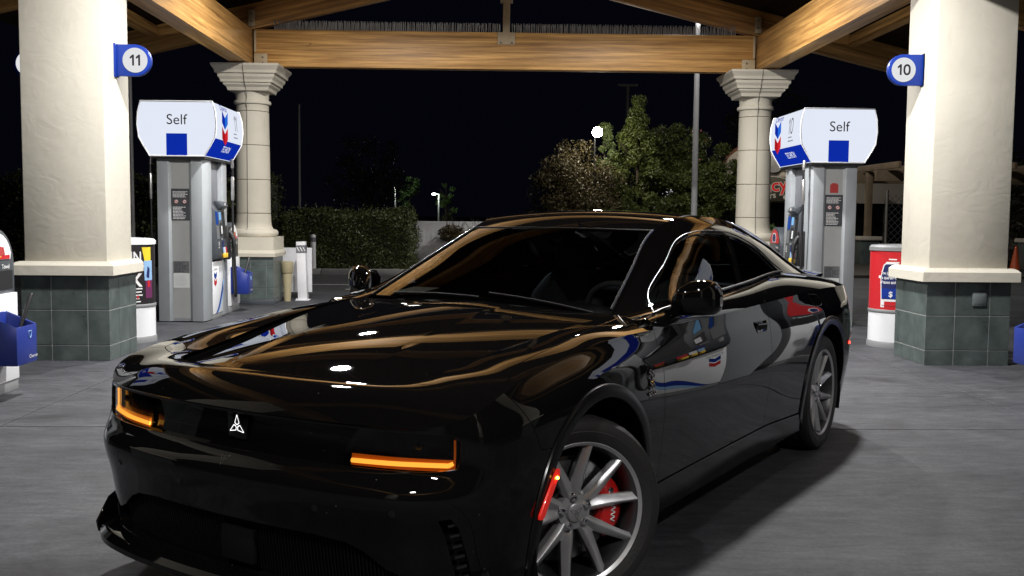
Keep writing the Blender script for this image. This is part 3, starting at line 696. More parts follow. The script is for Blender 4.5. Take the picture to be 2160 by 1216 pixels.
# ------------------------------------------------------------------ fuel pumps
def pump(loc, rz, label, nums):
    t = thing('fuel_pump', label, 'fuel pump', loc, rz, 'two-sided fuel pumps')
    hw, hl = .32, .625
    for sg in (-1, 1):
        pl = [(-.32, .13), (-.295, .0), (-.15, .0), (-.115, .035), (.115, .035), (.15, .0), (.295, .0), (.32, .13), (.32, .36), (-.32, .36)]
        m = MB(); m.prism([(x, sg*(hl-y)) for x, y in pl], .012, 2.2, 'z'); ep = m.build('end_column', 'pump_grey', t, bev=.006, smooth=25)
        m = MB(); m.box((-.112, min(sg*(hl-.032), sg*(hl-.036)), .05), (.112, max(sg*(hl-.032), sg*(hl-.036)), 2.12)); m.build('end_panel', 'pump_panel', ep)
        f = sg*(hl-.030); xd = (-sg, 0, 0) if sg > 0 else (1, 0, 0)
        m = MB(); m.box((-.125, f-.002, 1.355), (.125, f+.002, 1.775)); nt_ = m.build('notice', 'notice_dark', ep); o = (0, f+sg*.0035, 1.57)
        yo = f+sg*.0035
        lines(nt_, 'notice_print', 'print_white', (0, yo, 1.70), xd, (0, 0, 1), .20, .085, 5, 2); lines(nt_, 'notice_print', 'print_white', (0, yo, 1.455), xd, (0, 0, 1), .20, .17, 9, 5)
        for dx in (-.055, .055):
            m = MB(); m.lathe([(.0, 0), (.027, 0)], 20, c=(dx, yo, 1.605), axis='y', cap=False); dd = m.build('warning_symbol', 'print_white', nt_, fix=False)
            m = MB(); m.tube([(dx+.024*math.cos(a), yo+sg*.001, 1.605+.024*math.sin(a)) for a in np.linspace(0, 6.283, 20)[:-1]], .0028, 4, close=True); m.tube([(dx-.016, yo+sg*.001, 1.623), (dx+.016, yo+sg*.001, 1.587)], .0028, 4); m.tube([(dx-.012, yo+sg*.0005, 1.603), (dx+.012, yo+sg*.0005, 1.606)], .005, 4); m.build('prohibition_ring', 'red_print', dd)
        m = MB(); m.box((-.105, f-.002, .66), (-.004, f+.002, .815)); m.box((.004, f-.002, .66), (.105, f+.002, .815)); nn = tag(m.build('small_notices', 'notice_grey', ep), kind='stuff'); lines(nn, 'notice_print', 'print_dark', (0, yo, .74), xd, (0, 0, 1), .19, .14, 9, 7)
        m = MB(); m.box((-.105, f-.002, .46), (.105, f+.002, .654)); nn = m.build('paper_notice', 'notice_white', ep); lines(nn, 'notice_print', 'print_grey', (0, yo, .56), xd, (0, 0, 1), .18, .15, 12, 9, .3)
    m = MB(); m.box((-.235, -.30, .0), (.235, .30, 2.19)); m.build('core', 'recess_grey', t)
    for sg in (-1, 1):
        Ms = Matrix.Identity(4) if sg > 0 else Matrix.Rotation(math.pi, 4, 'Z')
        def q(p): return tuple(Ms @ Vector(p))
        yd = (0, sg, 0)
        def bx(name, lo, hi, mt, parent, bev=.004):
            m = MB(); m.box(lo, hi, M=Ms); return m.build(name, mt, parent, bev=bev)
        bx('upper_recess', (.236, -.262, 1.50), (.262, .262, 2.18), 'recess_grey', t)
        # control panel: sloping dark console
        m = MB(); m.prism([(.24, .80), (.372, .83), (.392, .92), (.352, 1.50), (.30, 1.585), (.24, 1.60)], -.262, .262, 'y', M=Ms); cp = m.build('control_panel', 'pump_dark', t, bev=.008)
        def on(y, z, d=.003):
            k = (z-.92)/(1.50-.92); return (.392-.040*k+d, y, z)
        def face(name, y0, y1, z0, z1, mt, parent, d=.0035):
            m = MB(); m.add([q(on(y, z, d)) for y, z in ((y0, z0), (y1, z0), (y1, z1), (y0, z1))], [(0, 1, 2, 3)]); return m.build(name, mt, parent, fix=False, smooth=0)
        face('price_panel', -.235, -.105, 1.30, 1.48, 'screen_dim', cp); face('instruction_panel', -.235, -.105, 1.10, 1.28, 'notice_grey', cp)
        sc = face('display_screen', -.06, .045, 1.36, 1.47, 'screen_blue', cp); face('card_reader', -.05, .05, 1.14, 1.32, 'pump_black', cp); face('keypad', .0, .06, 1.17, 1.28, 'print_white', cp, .006); face('receipt_slot', -.05, .04, 1.085, 1.11, 'cap_grey', cp, .006)
        face('side_panel', .11, .235, 1.10, 1.47, 'pump_black', cp); face('pay_terminal', .0, .09, .985, 1.07, 'navy_film', cp, .006); lines(cp, 'panel_print', 'print_white', q(on(-.17, 1.02, .006)), yd, (0, 0, 1), .06, .10, 4, 3)
        for k, (mt, y) in enumerate((('sky_film', .015), ('print_white', .085), ('red_film', .155))):
            face('grade_label', y, y+.06, .90, .985, mt, cp, .005)
            m = MB(); m.box((.385, y+.006, .835), (.415, y+.054, .90), M=Ms); m.build('grade_button', 'gold_film', cp, bev=.006)
        m = MB(); m.prism([(.30, 1.585), (.352, 1.50), (.42, 1.55), (.40, 1.60), (.30, 1.63)], -.09, .23, 'y', M=Ms); hd = m.build('console_hood', 'pump_dark', cp, bev=.006)
        m = MB(); m.lathe([(.018, 0), (.018, .004)], 16, c=(0, 0, 0), axis='x', M=Ms @ Matrix.Translation((.413, .06, 1.577))); m.build('camera_eye', 'print_white', hd)
        ld = bx('lower_door', (.30, -.262, .07), (.322, .262, .79), 'white_panel', t)
        bars_emblem(ld, q((.3235, -.13, .555)), yd, (0, 0, 1), .20, ('blue_paint', 'blue_paint', 'red_film', 'red_film'))
        text('wordmark', 'Chevron', 'print_dark', ld, q((.3235, -.13, .685)), yd, (0, 0, 1), .055)
        for k, (mt, a, b) in enumerate((('blue_paint', .0, .075), ('sky_film', .075, .13))):
            P = []
            for u in np.linspace(0, 1, 14):
                y = -.14+.40*u; z = .075+.44*u**1.7; P.append([q((.3232+.0002*k, y+a*(1 if 1 else 0), z)), q((.3232+.0002*k, min(y+b, .26), z))])
            m = MB(); m.grid([[p[0], p[1]] for p in P]); m.build('swoosh', mt, ld, fix=False, smooth=0)
        bx('lower_plinth', (.28, -.262, .0), (.315, .262, .066), 'cap_grey', t)
        # nozzle boot, nozzle and hose
        boot = bx('nozzle_boot', (.30, .30, .80), (.40, .43, 1.28), 'pump_black', t, .02)
        m = MB(); m.tube([q(p) for p in ((.36, .365, 1.22), (.41, .365, 1.18), (.455, .365, 1.08), (.46, .365, .98))], [.026, .034, .032, .028], 10); m.tube([q(p) for p in ((.40, .365, 1.05), (.47, .365, 1.0), (.47, .365, .92), (.42, .365, .90), (.40, .365, 1.0))], .011, 8); m.tube([q(p) for p in ((.41, .365, 1.0), (.36, .365, .93), (.34, .365, .86))], .014, 8); nz = m.build('nozzle', 'pump_black', t, smooth=60)
        m = MB(); pts = Spl(range(9), [(.40, .545, 2.19), (.405, .55, 2.0), (.40, .55, 1.70), (.40, .545, 1.30), (.40, .52, .75), (.43, .48, .36), (.46, .43, .27), (.475, .385, .45), (.46, .365, .99)])(np.linspace(0, 8, 60)); m.tube([q(p) for p in pts], .0165, 8); hs = m.build('hose', 'rubber_hose', t, smooth=60)
        m = MB(); m.tube([q(p) for p in ((.402, .548, 1.98), (.402, .549, 1.95), (.402, .55, 1.80), (.401, .55, 1.72), (.40, .55, 1.64))], [.018, .026, .024, .026, .02], 10); m.build('breakaway', 'silver', hs, smooth=40)
        m = MB(); m.tube([q(p) for p in ((.39, .54, 2.23), (.40, .545, 2.16), (.402, .548, 2.10))], [.026, .026, .02], 10); m.build('hose_swivel', 'silver', hs, smooth=40)
    # lit header
    prof = [(-.355, 2.20), (.355, 2.20), (.435, 2.335), (.492, 2.44), (.512, 2.60), (.502, 2.76), (.468, 2.905), (-.468, 2.905), (-.502, 2.76), (-.512, 2.60), (-.492, 2.44), (-.435, 2.335)]
    y0, y1 = -.715, .715
    m = MB(); m.prism(prof, y0, y1, 'y'); hdr = m.build('header', 'header_white', t, bev=.012, seg=2, smooth=20)
    m = MB(); m.box((-.345, y0+.02, 2.165), (.345, y1-.02, 2.199)); m.build('header_tray', 'pump_black', hdr)
    for sg in (-1, 1):
        m = MB(); rim = [(x*1.004, sg*(y1+.001), 2.55+(z-2.55)*1.004) for x, z in prof]; m.tube(rim, .010, 6, close=True); m.build('header_edge', 'white_panel', hdr)
        xd = (-sg, 0, 0); f = sg*(y1+.0045)
        text('self_lettering', 'Self', 'print_dark', hdr, (0, f, 2.665), xd, (0, 0, 1), .19)
        m = MB(); m.box((-.135, f-.002, 2.203), (.135, f+.002, 2.49)); m.build('blue_square', 'header_blue', hdr)
        Ms = Matrix.Identity(4) if sg > 0 else Matrix.Rotation(math.pi, 4, 'Z')
        q = lambda p: tuple(Ms @ Vector(p)); yd = (0, sg, 0)
        m = MB(); m.add([q(p) for p in ((.3605, -.69, 2.205), (.3605, .69, 2.205), (.440, .69, 2.338), (.440, -.69, 2.338))], [(0, 1, 2, 3)]); m.add([q(p) for p in ((.440, -.69, 2.338), (.440, .69, 2.338), (.4945, .69, 2.435), (.4945, -.69, 2.435))], [(0, 1, 2, 3)]); m.build('blue_stripe', 'header_blue', hdr, fix=False, smooth=0)
        text('additive_lettering', 'TECHRON', 'header_white', hdr, q((.436, .06, 2.325)), yd, q((.08, 0, .133)) if sg > 0 else (-.08, 0, .133), .085, .13, .01)
        m = MB(); m.tube([q((.449, .04+.05*math.cos(a), 2.405+.016*math.sin(a))) for a in np.linspace(.3, 3.0, 10)], .006, 5); m.build('swirl', 'header_white', hdr)
        up = (.02, 0, .16) if 0 else (0, 0, 1)
        bars_emblem(hdr, q((.521, -.30, 2.60)), yd, (0, 0, 1), .44)
        text('wordmark', 'Chevron', 'header_blue', hdr, q((.497, -.30, 2.855)), yd, q((-.034, 0, .145)), .105, .11, .012)
        numeral('pump_number', nums[0 if sg > 0 else 1], 'print_dark', hdr, q((.516, .29, 2.71)), yd, q((-.012, 0, .16)), .23, .30, .09)
        lines(hdr, 'header_print', 'print_dark', q((.519, .30, 2.535)), yd, (0, 0, 1), .24, .10, 2, 4, .32)
    return t
pump((-4.05, 14.01, 0), 0, 'fuel pump whose lit white header reads 11', ('11', ''))
pR = pump((4.66, 13.97, 0), math.pi, 'fuel pump whose lit white header reads 10, with a red sticker on its end', ('10', ''))
m = MB(); m.box((-.055, .5905+.0025, 1.80), (.055, .5905+.006, 1.915)); m.box((-.035, .593, 1.915), (.035, .5965, 1.93)); st_ = m.build('red_sticker', 'red_print', pR)
pump((4.66, 6.72, 0), math.pi, 'fuel pump standing across from the driver door of the black car', ('', ''))
pump((-4.05, 6.45, 0), 0, 'fuel pump standing across from the nose of the black car', ('', ''))
# ------------------------------------------------------------------ poster bins
def bend(me_v, c, r): pass
def bin_(loc, label, kind):
    t = thing('poster_bin', label, 'trash bin', loc, 0, 'round poster bins beside the columns')
    r = .31
    m = MB(); m.lathe([(r+.012, 0), (r+.012, .055), (r+.004, .07)], 56); m.build('foot', 'cap_grey', t, smooth=30)
    m = MB(); m.lathe([(r, .07), (r, .40)], 56, cap=False); m.build('lower_shell', 'white_panel', t, smooth=60)
    m = MB(); m.lathe([(r+.004, .395), (r+.008, .40), (r+.008, .43), (r+.004, .435)], 56, cap=False); m.build('ring', 'cap_grey', t, smooth=60)
    m = MB(); m.lathe([(r, .43), (r, 1.10)], 56, cap=False); ps = m.build('poster', 'red_film' if kind == 'red' else 'black_film', t, smooth=60)
    m = MB(); m.lathe([(r-.004, 1.095), (r+.012, 1.10), (r+.012, 1.14), (r-.01, 1.16), (r-.10, 1.17), (r-.11, 1.12), (.0, 1.10)], 56, cap=False); m.build('lid', 'cap_grey' if kind == 'red' else 'white_panel', t, smooth=30)
    def P(ang, z, d=.0015): a = R(ang); return ((r+d)*math.sin(a), -(r+d)*math.cos(a), z)          # ang 0 faces -y, positive to +x
    def patch(name, pts, mt, d=.0015):
        cx = sum(p[0] for p in pts)/len(pts); cz = sum(p[1] for p in pts)/len(pts); m = MB(); n = len(pts); vs = []; K = 6
        for k in range(K+1):
            f = k/K; vs += [P(cx+(a-cx)*f, cz+(z-cz)*f, d) for a, z in pts]
        m.add(vs, [(k*n+i, k*n+(i+1) % n, (k+1)*n+(i+1) % n, (k+1)*n+i) for k in range(K) for i in range(n)]); return m.build(name, mt, ps, smooth=0, fix=False)
    def dens(pts, n=6): return [(a[0]+(b[0]-a[0])*k/n, a[1]+(b[1]-a[1])*k/n) for a, b in zip(pts, pts[1:]+pts[:1]) for k in range(n)]
    def arc_text(name, body, ang, z, size, mt, sx=1., bold=0., d=.003):
        src = tmesh(body, mt, bold); me = src.copy(); k = 180/math.pi/r
        for v in me.vertices: v.co = P(ang+v.co.x*size*sx*k, z+v.co.y*size, d)
        return link(name, me, ps)
    if kind == 'red':
        for i, w_ in enumerate((8, 13, 16)): patch('small_print', dens([(-34-w_, .998-.035*i), (-34+w_, .998-.035*i), (-34+w_, 1.012-.035*i), (-34-w_, 1.012-.035*i)], 4), 'print_white')
        c = -36
        body = [(c-19, .555), (c-21, .80), (c-15, .93), (c-11, .95), (c+11, .95), (c+15, .93), (c+21, .80), (c+19, .555)]
        patch('car_outline', dens([(c-21, .46), (c-21, .52), (c-21, .555), (c-23, .80), (c-17, .94), (c-12, .965), (c+12, .965), (c+17, .94), (c+23, .80), (c+21, .555), (c+21, .46), (c+12, .46), (c+12, .53), (c-12, .53), (c-12, .46)], 3), 'print_white', .0012) if 0 else None
        patch('car_outline', dens([(c-21, .53), (c-23, .80), (c-17, .94), (c-12, .965), (c+12, .965), (c+17, .94), (c+23, .80), (c+21, .53)], 4), 'print_white', .0015)
        for a in (c-17, c+17): patch('car_wheel_drawing', dens([(a-4, .46), (a+4, .46), (a+4, .54), (a-4, .54)], 3), 'print_white', .0015)
        for a in (c-25, c+25): patch('car_mirror_drawing', dens([(a-2.5, .79), (a+2.5, .79), (a+2.5, .82), (a-2.5, .82)], 2), 'print_white', .0015)
        patch('car_body_drawing', dens(body, 4), 'navy_film', .0028)
        patch('fuel_level', dens([(c-19, .557), (c-20, .67), (c-10, .68), (c, .668), (c+10, .68), (c+20, .67), (c+19, .557)], 3), 'blue_paint', .0036)
        for i, b in enumerate(('You just bought', 'a quarter-tank', 'of taxes and fees.')): arc_text('slogan', b, c, .85-.052*i, .050, 'print_white', sx=.72, bold=.015, d=.0045)
        arc_text('currency_sign', '$', c, .61, .085, 'print_white', bold=.02, d=.0045)
        m = MB(); m.tube([P(a, .485+.003*math.sin(a), .002) for a in np.linspace(c-18, c+14, 12)], .004, 4); m.build('road_line', 'red_print', ps)
    else:
        arc_text('slogan', 'WIN', 27, .955, .17, 'print_white', sx=.75, bold=.02); arc_text('slogan', 'TICKETS TO', 25, .855, .10, 'print_white', sx=.62, bold=.02)
        arc_text('slogan', 'X', 37, .70, .20, 'print_white', bold=.03)
        for i, w_ in enumerate((22, 20, 22, 15, 18)): patch('small_print', dens([(30-w_, .603-.036*i), (30+w_, .603-.036*i), (30+w_, .617-.036*i), (30-w_, .617-.036*i)], 4), 'print_white')
        patch('picture_block', dens([(58, .92), (76, .92), (76, 1.07), (52, 1.07)], 5), 'yellow_film'); patch('picture_block', dens([(58, .70), (80, .70), (80, .92), (56, .92)], 5), 'sky_film'); patch('picture_block', dens([(60, .50), (80, .50), (80, .70), (60, .70)], 5), 'purple_film')
        patch('picture_block', dens([(62, .74), (70, .72), (72, .83), (66, .86)], 4), 'navy_film', .0028); patch('picture_block', dens([(66, .62), (73, .63), (72, .70), (65, .69)], 4), 'red_film', .0028)
        patch('small_badge', dens([(40, .50), (44, .50), (44, .535), (40, .535)], 2), 'red_film', .0028)
    return t
bin_((-4.07, 11.42, 0), 'round bin with a black WIN TICKETS poster and white base behind the column', 'black')
bin_((4.735, 11.37, 0), 'round red poster bin with a drawn car and white base beside the column', 'red')
# ------------------------------------------------------------------ towel units with squeegee buckets
def towel(loc, rz, label, blabel, sq_label, poster):
    t = thing('towel_dispenser', label, 'dispenser', loc, rz, 'towel dispensers on the islands')
    hw = .29
    m = MB(); m.box((-.21, -hw, .0), (.21, hw, .09)); m.build('foot', 'cap_grey', t, bev=.005)
    m = MB(); m.box((-.22, -hw, .092), (.22, hw, .80)); m.build('cabinet', 'white_panel', t, bev=.008)
    arch = [(-hw, .802), (-hw, 1.02)]+[(-hw*math.cos(a), 1.02+.30*math.sin(a)) for a in np.linspace(.1, math.pi-.1, 22)]+[(hw, 1.02), (hw, .802)]
    m = MB(); m.prism(arch, -.20, .20, 'x'); td = m.build('dispenser_head', 'pump_dark', t, bev=.01, smooth=30)
    for sg in (-1, 1):
        X = sg*.206
        for y0, y1 in ((-.24, -.02), (.02, .24)):
            m = MB(); m.box((min(X-.004*sg, X), y0, .835), (max(X-.004*sg, X), y1, .985)); m.build('towel_opening', 'pump_black', td)
        text('towel_lettering', 'Towel', 'print_white', td, (X, .13*sg, 1.015), (0, sg, 0), (0, 0, 1), .05, bold=.01)
        m = MB(); pp = [(-.21, 1.075), (.21, 1.075)]+[(.235*math.cos(a), 1.06+.225*math.sin(a)) for a in np.linspace(.3, math.pi-.3, 14)]; m.add([(X, y, z) for y, z in pp], [tuple(range(len(pp)))]); po = m.build('curved_poster', 'print_white' if poster == 'food' else 'red_film', td, fix=False, smooth=0)
        if poster == 'food':
            for nm, pts, mt in (('picture_block', [(-.2, 1.077), (.2, 1.077), (.2, 1.11), (-.2, 1.10)], 'red_film'), ('picture_block', [(-.1, 1.09), (.05, 1.09), (.10, 1.14), (.0, 1.19), (-.10, 1.16)], 'gold_film'), ('picture_block', [(.02, 1.10), (.12, 1.11), (.10, 1.17), (.03, 1.18)], 'red_print'), ('picture_block', [(-.05, 1.12), (.0, 1.11), (.0, 1.15)], 'green_film')):
                m = MB(); m.add([(X+sg*.001*(1+len(po.children)), y*sg, z) for y, z in pts], [tuple(range(len(pts)))]); m.build(nm, mt, po, fix=False, smooth=0)
        else:
            m = MB(); m.add([(X+sg*.001, y*sg, z) for y, z in ((-.12, 1.09), (.06, 1.09), (.08, 1.17), (.03, 1.23), (-.07, 1.23), (-.13, 1.17))], [tuple(range(6))]); m.build('picture_block', 'print_white', po, fix=False, smooth=0)
            m = MB(); m.add([(X+sg*.002, y*sg, z) for y, z in ((-.10, 1.10), (.04, 1.10), (.06, 1.17), (.02, 1.215), (-.06, 1.215), (-.11, 1.17))], [tuple(range(6))]); m.build('picture_block', 'navy_film', po, fix=False, smooth=0)
    M = Matrix.Translation(loc) @ rotz(rz)
    if not blabel: return t
    b = thing('squeegee_bucket', blabel, 'bucket', tuple(M @ Vector((.225, -.10, .27))), rz, 'blue squeegee buckets')
    d, w, hb, hf = .24, .17, .40, .30
    m = MB()                                                             # open hopper: back high, front low
    out = [[(0, -w, 0), (d, -w, 0), (d, w, 0), (0, w, 0)], [(0, -w, hb), (d, -w, hf), (d, w, hf), (0, w, hb)]]
    k = .012; inn = [[(k, -w+k, hb-.004), (d-k, -w+k, hf-.004), (d-k, w-k, hf-.004), (k, w-k, hb-.004)], [(k, -w+k, .05), (d-k, -w+k, .05), (d-k, w-k, .05), (k, w-k, .05)]]
    vs = out[0]+out[1]+inn[0]+inn[1]; fs = [(3, 2, 1, 0)]
    for a, c in ((0, 4), (4, 8), (8, 12)): fs += [(a+i, a+(i+1) % 4, c+(i+1) % 4, c+i) for i in range(4)]
    m.add(vs, fs+[(12, 13, 14, 15)]); m.build('tub', 'blue_plastic', b, bev=.005)
    m = MB(); m.tube([(d+.001, .05+.022*x, hf-.075+.026*z) for x, z in ((-1, 1), (1, 1), (1.1, .2), (.6, -.8), (0, -1.1), (-.6, -.8), (-1.1, .2))], .0035, 5, close=True); m.build('tub_emblem', 'sky_film', b)
    text('tub_lettering', 'Chevron', 'print_white', b, (d+.002, .10, .05), (0, 1, 0), (0, 0, 1), .04)
    s = thing('squeegee', sq_label, 'squeegee', tuple(M @ Vector((.225+.12, -.02, .53))), rz, 'squeegees standing in the buckets')
    m = MB(); m.tube([(0, 0, -.12), (.02, .06, .05), (.055, .14, .25), (.06, .155, .27)], [.014, .016, .020, .016], 8); m.build('handle', 'pump_black', s, smooth=60)
    m = MB(); m.box((-.03, -.09, -.16), (.03, .09, -.11)); m.build('blade', 'pump_black', s, bev=.01)
    return t
towel((-4.05, 7.98, 0), 0, 'grey topped towel dispenser on white cabinet, before the column with the WIN bin', 'blue squeegee bucket in front of the cream column with the WIN bin', 'black squeegee handle leaning before the green slate column base', 'food')
towel((-3.97, 15.05, 0), 0, 'towel dispenser between the pump marked 11 and the round column', 'blue squeegee bucket against the round column base', 'black squeegee in the bucket by the round column', 'food')
towel((4.885, 7.95, 0), math.pi, 'grey topped towel dispenser on white cabinet, before the column with the red bin', 'blue squeegee bucket in front of the column with the red bin', 'black squeegee leaning right of the red bin column', 'car')
towel((4.58, 15.10, 0), math.pi, 'towel dispenser with a red arched poster behind the car tail', None, None, 'car')
# ------------------------------------------------------------------ the car
car = thing('parked_car', 'black two-door muscle car with amber turn signals lit and front wheels turned', 'car', (-.3829, 4.2105, 0), -2.161214)
def densify(poly, vs, step):
    out, fl = [], []
    n = len(poly)
    for i in range(n):
        a, b = poly[i], poly[(i+1) % n]; f = a[2] if len(a) > 2 else 1
        L = math.hypot(b[0]-a[0], (b[1]-a[1])*vs); k = max(1, int(math.ceil(L/step)))
        for j in range(k):
            t = j/k; out.append((a[0]+(b[0]-a[0])*t, a[1]+(b[1]-a[1])*t)); fl.append(f)
    return np.array(out), np.array(fl)
def inpoly(P, poly):
    x, y = P[:, 0], P[:, 1]; r = np.zeros(len(P), bool); n = len(poly)
    for i in range(n):
        x0, y0 = poly[i]; x1, y1 = poly[(i+1) % n]
        if y0 == y1: continue
        c = ((y0 > y) != (y1 > y)) & (x < (x1-x0)*(y-y0)/(y1-y0)+x0); r ^= c
    return r
def segdist(P, poly):
    d = np.full(len(P), 1e9); n = len(poly)
    for i in range(n):
        a = poly[i]; b = poly[(i+1) % n]; ab = b-a; L = ab@ab
        if L < 1e-14: continue
        t = np.clip(((P-a)@ab)/L, 0, 1); d = np.minimum(d, np.linalg.norm(P-(a+t[:, None]*ab), axis=1))
    return d
def normals(S, u, v, sign, e=1.5e-3, vs=1.):
    a = S(u+e, v)-S(u-e, v); ev = e/vs; b = S(u, np.minimum(v+ev, 1.2))-S(u, v-ev)
    n = np.cross(a, b); n /= np.maximum(np.linalg.norm(n, axis=1), 1e-12)[:, None]; return n*sign
class PM:
    """trimmed surface panels with exact normals, rolled edges and shut gaps"""
    def __init__(s): s.V = []; s.N = []; s.F = []; s.n = 0
    def panel(s, S, outer, holes=(), vs=1., step=.03, sign=1, gap=.0022, flange=.016, rnd=.0028, off=0., vclip=None):
        loops = [densify(outer, vs, step*.7)] + [densify(h, vs, step*.5) for h in holes]
        sc = np.array([1, vs]); B = [l[0]*sc for l in loops]
        lo = B[0].min(0); hi = B[0].max(0)
        gx = np.arange(lo[0]+step*.5, hi[0], step); gy = np.arange(lo[1]+step*.5, hi[1], step)
        G = np.stack(np.meshgrid(gx, gy), -1).reshape(-1, 2)
        if len(G):
            m = inpoly(G, B[0])
            for h in B[1:]: m &= ~inpoly(G, h)
            G = G[m]
            if len(G):
                m = np.ones(len(G), bool)
                for b in B: m &= segdist(G, b) > step*.42
                G = G[m]
        allp = np.vstack(B+[G]); edges = []; o = 0
        for b in B:
            n = len(b); edges += [(o+i, o+(i+1) % n) for i in range(n)]; o += n
        r = delaunay_2d_cdt([Vector(q) for q in allp], edges, [], 0, 1e-7)
        P = np.array([q[:] for q in r[0]]); T = np.array([f for f in r[2] if len(f) == 3])
        c = P[T].mean(1); m = inpoly(c, B[0])
        for h in B[1:]: m &= ~inpoly(c, h)
        T = T[m]
        U, W = P[:, 0], P[:, 1]/vs
        X = S(U, W); Nn = normals(S, U, W, sign, vs=vs)
        # orientation
        t0 = T[0]
        fn = np.cross(X[T[:, 1]]-X[T[:, 0]], X[T[:, 2]]-X[T[:, 0]]); w = (fn*Nn[T].mean(1)).sum(1)
        T = np.where((w < 0)[:, None], T[:, ::-1], T)
        X = X - Nn*off
        ends = []
        o = 0
        for bi, (b, fl) in enumerate(loops):
            n = len(b); idx = np.arange(o, o+n); o += n
            Xb, Nb = X[idx].copy(), Nn[idx]; tg = np.roll(Xb, -1, 0)-np.roll(Xb, 1, 0); tg /= np.maximum(np.linalg.norm(tg, axis=1), 1e-9)[:, None]
            side = np.cross(tg, Nb)
            area = 0.5*np.sum(b[:, 0]*np.roll(b[:, 1], -1)-np.roll(b[:, 0], -1)*b[:, 1])
            # make side point out of the panel
            jac = np.sign((np.cross(S(b[:1, 0]+1e-3, b[:1, 1])-S(b[:1, 0]-1e-3, b[:1, 1]), S(b[:1, 0], b[:1, 1]+1e-3)-S(b[:1, 0], b[:1, 1]-1e-3))*Nb[:1]).sum())
            sg = np.sign(area)*jac*(1 if bi == 0 else -1); side = side*sg
            vf = (fl == 1) & (np.roll(fl, 1) == 1); any_ = (fl == 1) | (np.roll(fl, 1) == 1)
            # verts touching plain edges stay put
            X[idx] = np.where(vf[:, None], Xb-side*gap, Xb)
            ends.append((idx, side, fl, Nb))
        base = s.n
        s.V.append(X); s.N.append(Nn); s.F += [tuple(int(i)+base for i in q) for q in T]; s.n += len(X)
        for idx, side, fl, Nb in ends:
            if not (fl == 1).any(): continue
            n = len(idx); P0 = X[idx]
            r1 = P0+side*rnd*.6-Nb*rnd; r2 = P0+side*rnd*.6-Nb*flange
            b0 = s.n; s.V += [P0, r1, r1, r2]; s.N += [Nb, side, side, side]; s.n += 4*n
            for i in range(n):
                if fl[i] != 1: continue
                j = (i+1) % n
                for k in (0, 2):
                    q = (b0+k*n+i, b0+k*n+j, b0+(k+1)*n+j, b0+(k+1)*n+i)
                    a, bb, cc = (np.vstack(s.V[-4:])[[q[0]-b0, q[1]-b0, q[2]-b0]])
                    if np.dot(np.cross(bb-a, cc-a), side[i]+(Nb[i] if k == 0 else 0)) < 0: q = q[::-1]
                    s.F.append(q)
        return s
    def mirror(s):
        m = PM(); m.V = [v*[1, -1, 1] for v in s.V]; m.N = [v*[1, -1, 1] for v in s.N]; m.F = [f[::-1] for f in s.F]; m.n = s.n; return m
    def build(s, name, mt, parent):
        me = bpy.data.meshes.new(name); V = np.vstack(s.V); N = np.vstack(s.N)
        me.from_pydata(V.tolist(), [], s.F); me.materials.append(MATS[mt])
        me.polygons.foreach_set('use_smooth', [True]*len(me.polygons))
        me.normals_split_custom_set_from_vertices(N.tolist())
        return link(name, me, parent)
def both(pm, name, mt, parent=None):
    a = pm.build(name, mt, parent or car); b = pm.mirror().build(name, mt, parent or car); return a, b
XS = lambda x: float(np.interp(-x, -_od[_side, 0], _sd[_side]))     # s at x on the flank
# --- cut lines
RW, RZ = .362, .362
def arc(cx, r, a0, a1, n=40): return [(cx+r*math.cos(R(a0+(a1-a0)*i/n)), RZ+r*math.sin(R(a0+(a1-a0)*i/n))) for i in range(n+1)]
def arch_sv(cx, r, zb=.2):
    a = math.degrees(math.asin((zb-RZ)/r)); return [inv_x(x, max(z, zb)) for x, z in arc(cx, r, 180-a, a)]       # rear to front over the top
AF, AR = .425, .435
archF, archR = arch_sv(0, AF), arch_sv(-3.074, AR)
s_gapD = XS(-.575)                                                     # fender / door
seamB = [inv_x(.555, 2), inv_x(.50, .79), inv_x(.445, .695), inv_x(.43, .675)]
seamB[0] = (seamB[0][0], 1.0)
# where the bumper seam meets the arch
k_arch = min(range(len(archF)), key=lambda i: abs(archF[i][1]-_vz(archF[i][0], .665)) + (10 if archF[i][0] > XS(0) else 0))
hit = archF[k_arch]
sB = seamB[0][0]
sR0 = XS(-1.985); sRB = XS(-3.72)
# ring cut points
rA = ring_inv(.625, .577); l2a = ring_inv(.54, .79)
seamRing = [(sB, 0.0), l2a]
line2 = [l2a] + [ring_inv(x, y) for x, y in ((.46,.80),(.32,.812),(.1,.812),(-.15,.80),(-.4,.785),(-.585,.768))]
# --- front bumper with wing
pb = PM()
slot = [inv_y(y, z) for y, z in [(-.862,.662),(-.80,.650),(-.6,.647),(-.3,.647),(0,.647),(.3,.647),(.6,.647),(.80,.650),(.862,.662),(.868,.70),(.868,.745),(.845,.765),(.7,.768),(.4,.768),(0,.768),(-.4,.768),(-.7,.768),(-.845,.765),(-.868,.745),(-.868,.70)]]
gr_ = [(.80,.215),(.80,.29),(.70,.305),(.65,.325),(.58,.375),(.52,.398),(.40,.408),(0,.408)]
gr = gr_ + [(-y, z) for y, z in gr_[-2::-1]] + [(-.4,.205),(0,.205),(.4,.205)]
grille_h = [inv_y(y, z) for y, z in gr]
def intake(sg): return [inv_y(sg*y, z) for y, z in [(.826,.50),(.858,.505),(.872,.47),(.882,.36),(.886,.27),(.856,.26),(.845,.36),(.838,.44)]]
bl = [(-s, v) for s, v in seamB]; hl = (-hit[0], hit[1])
low = archF[-1]
def arch_front(): return archF[k_arch:]          # from the seam down the front of the arch
outer = [(sB, 1.0, 0)]
outer = []
for i, q in enumerate([*[(seamB[i][0], seamB[i][1]) for i in range(4)], hit]): outer.append((*q, 1))
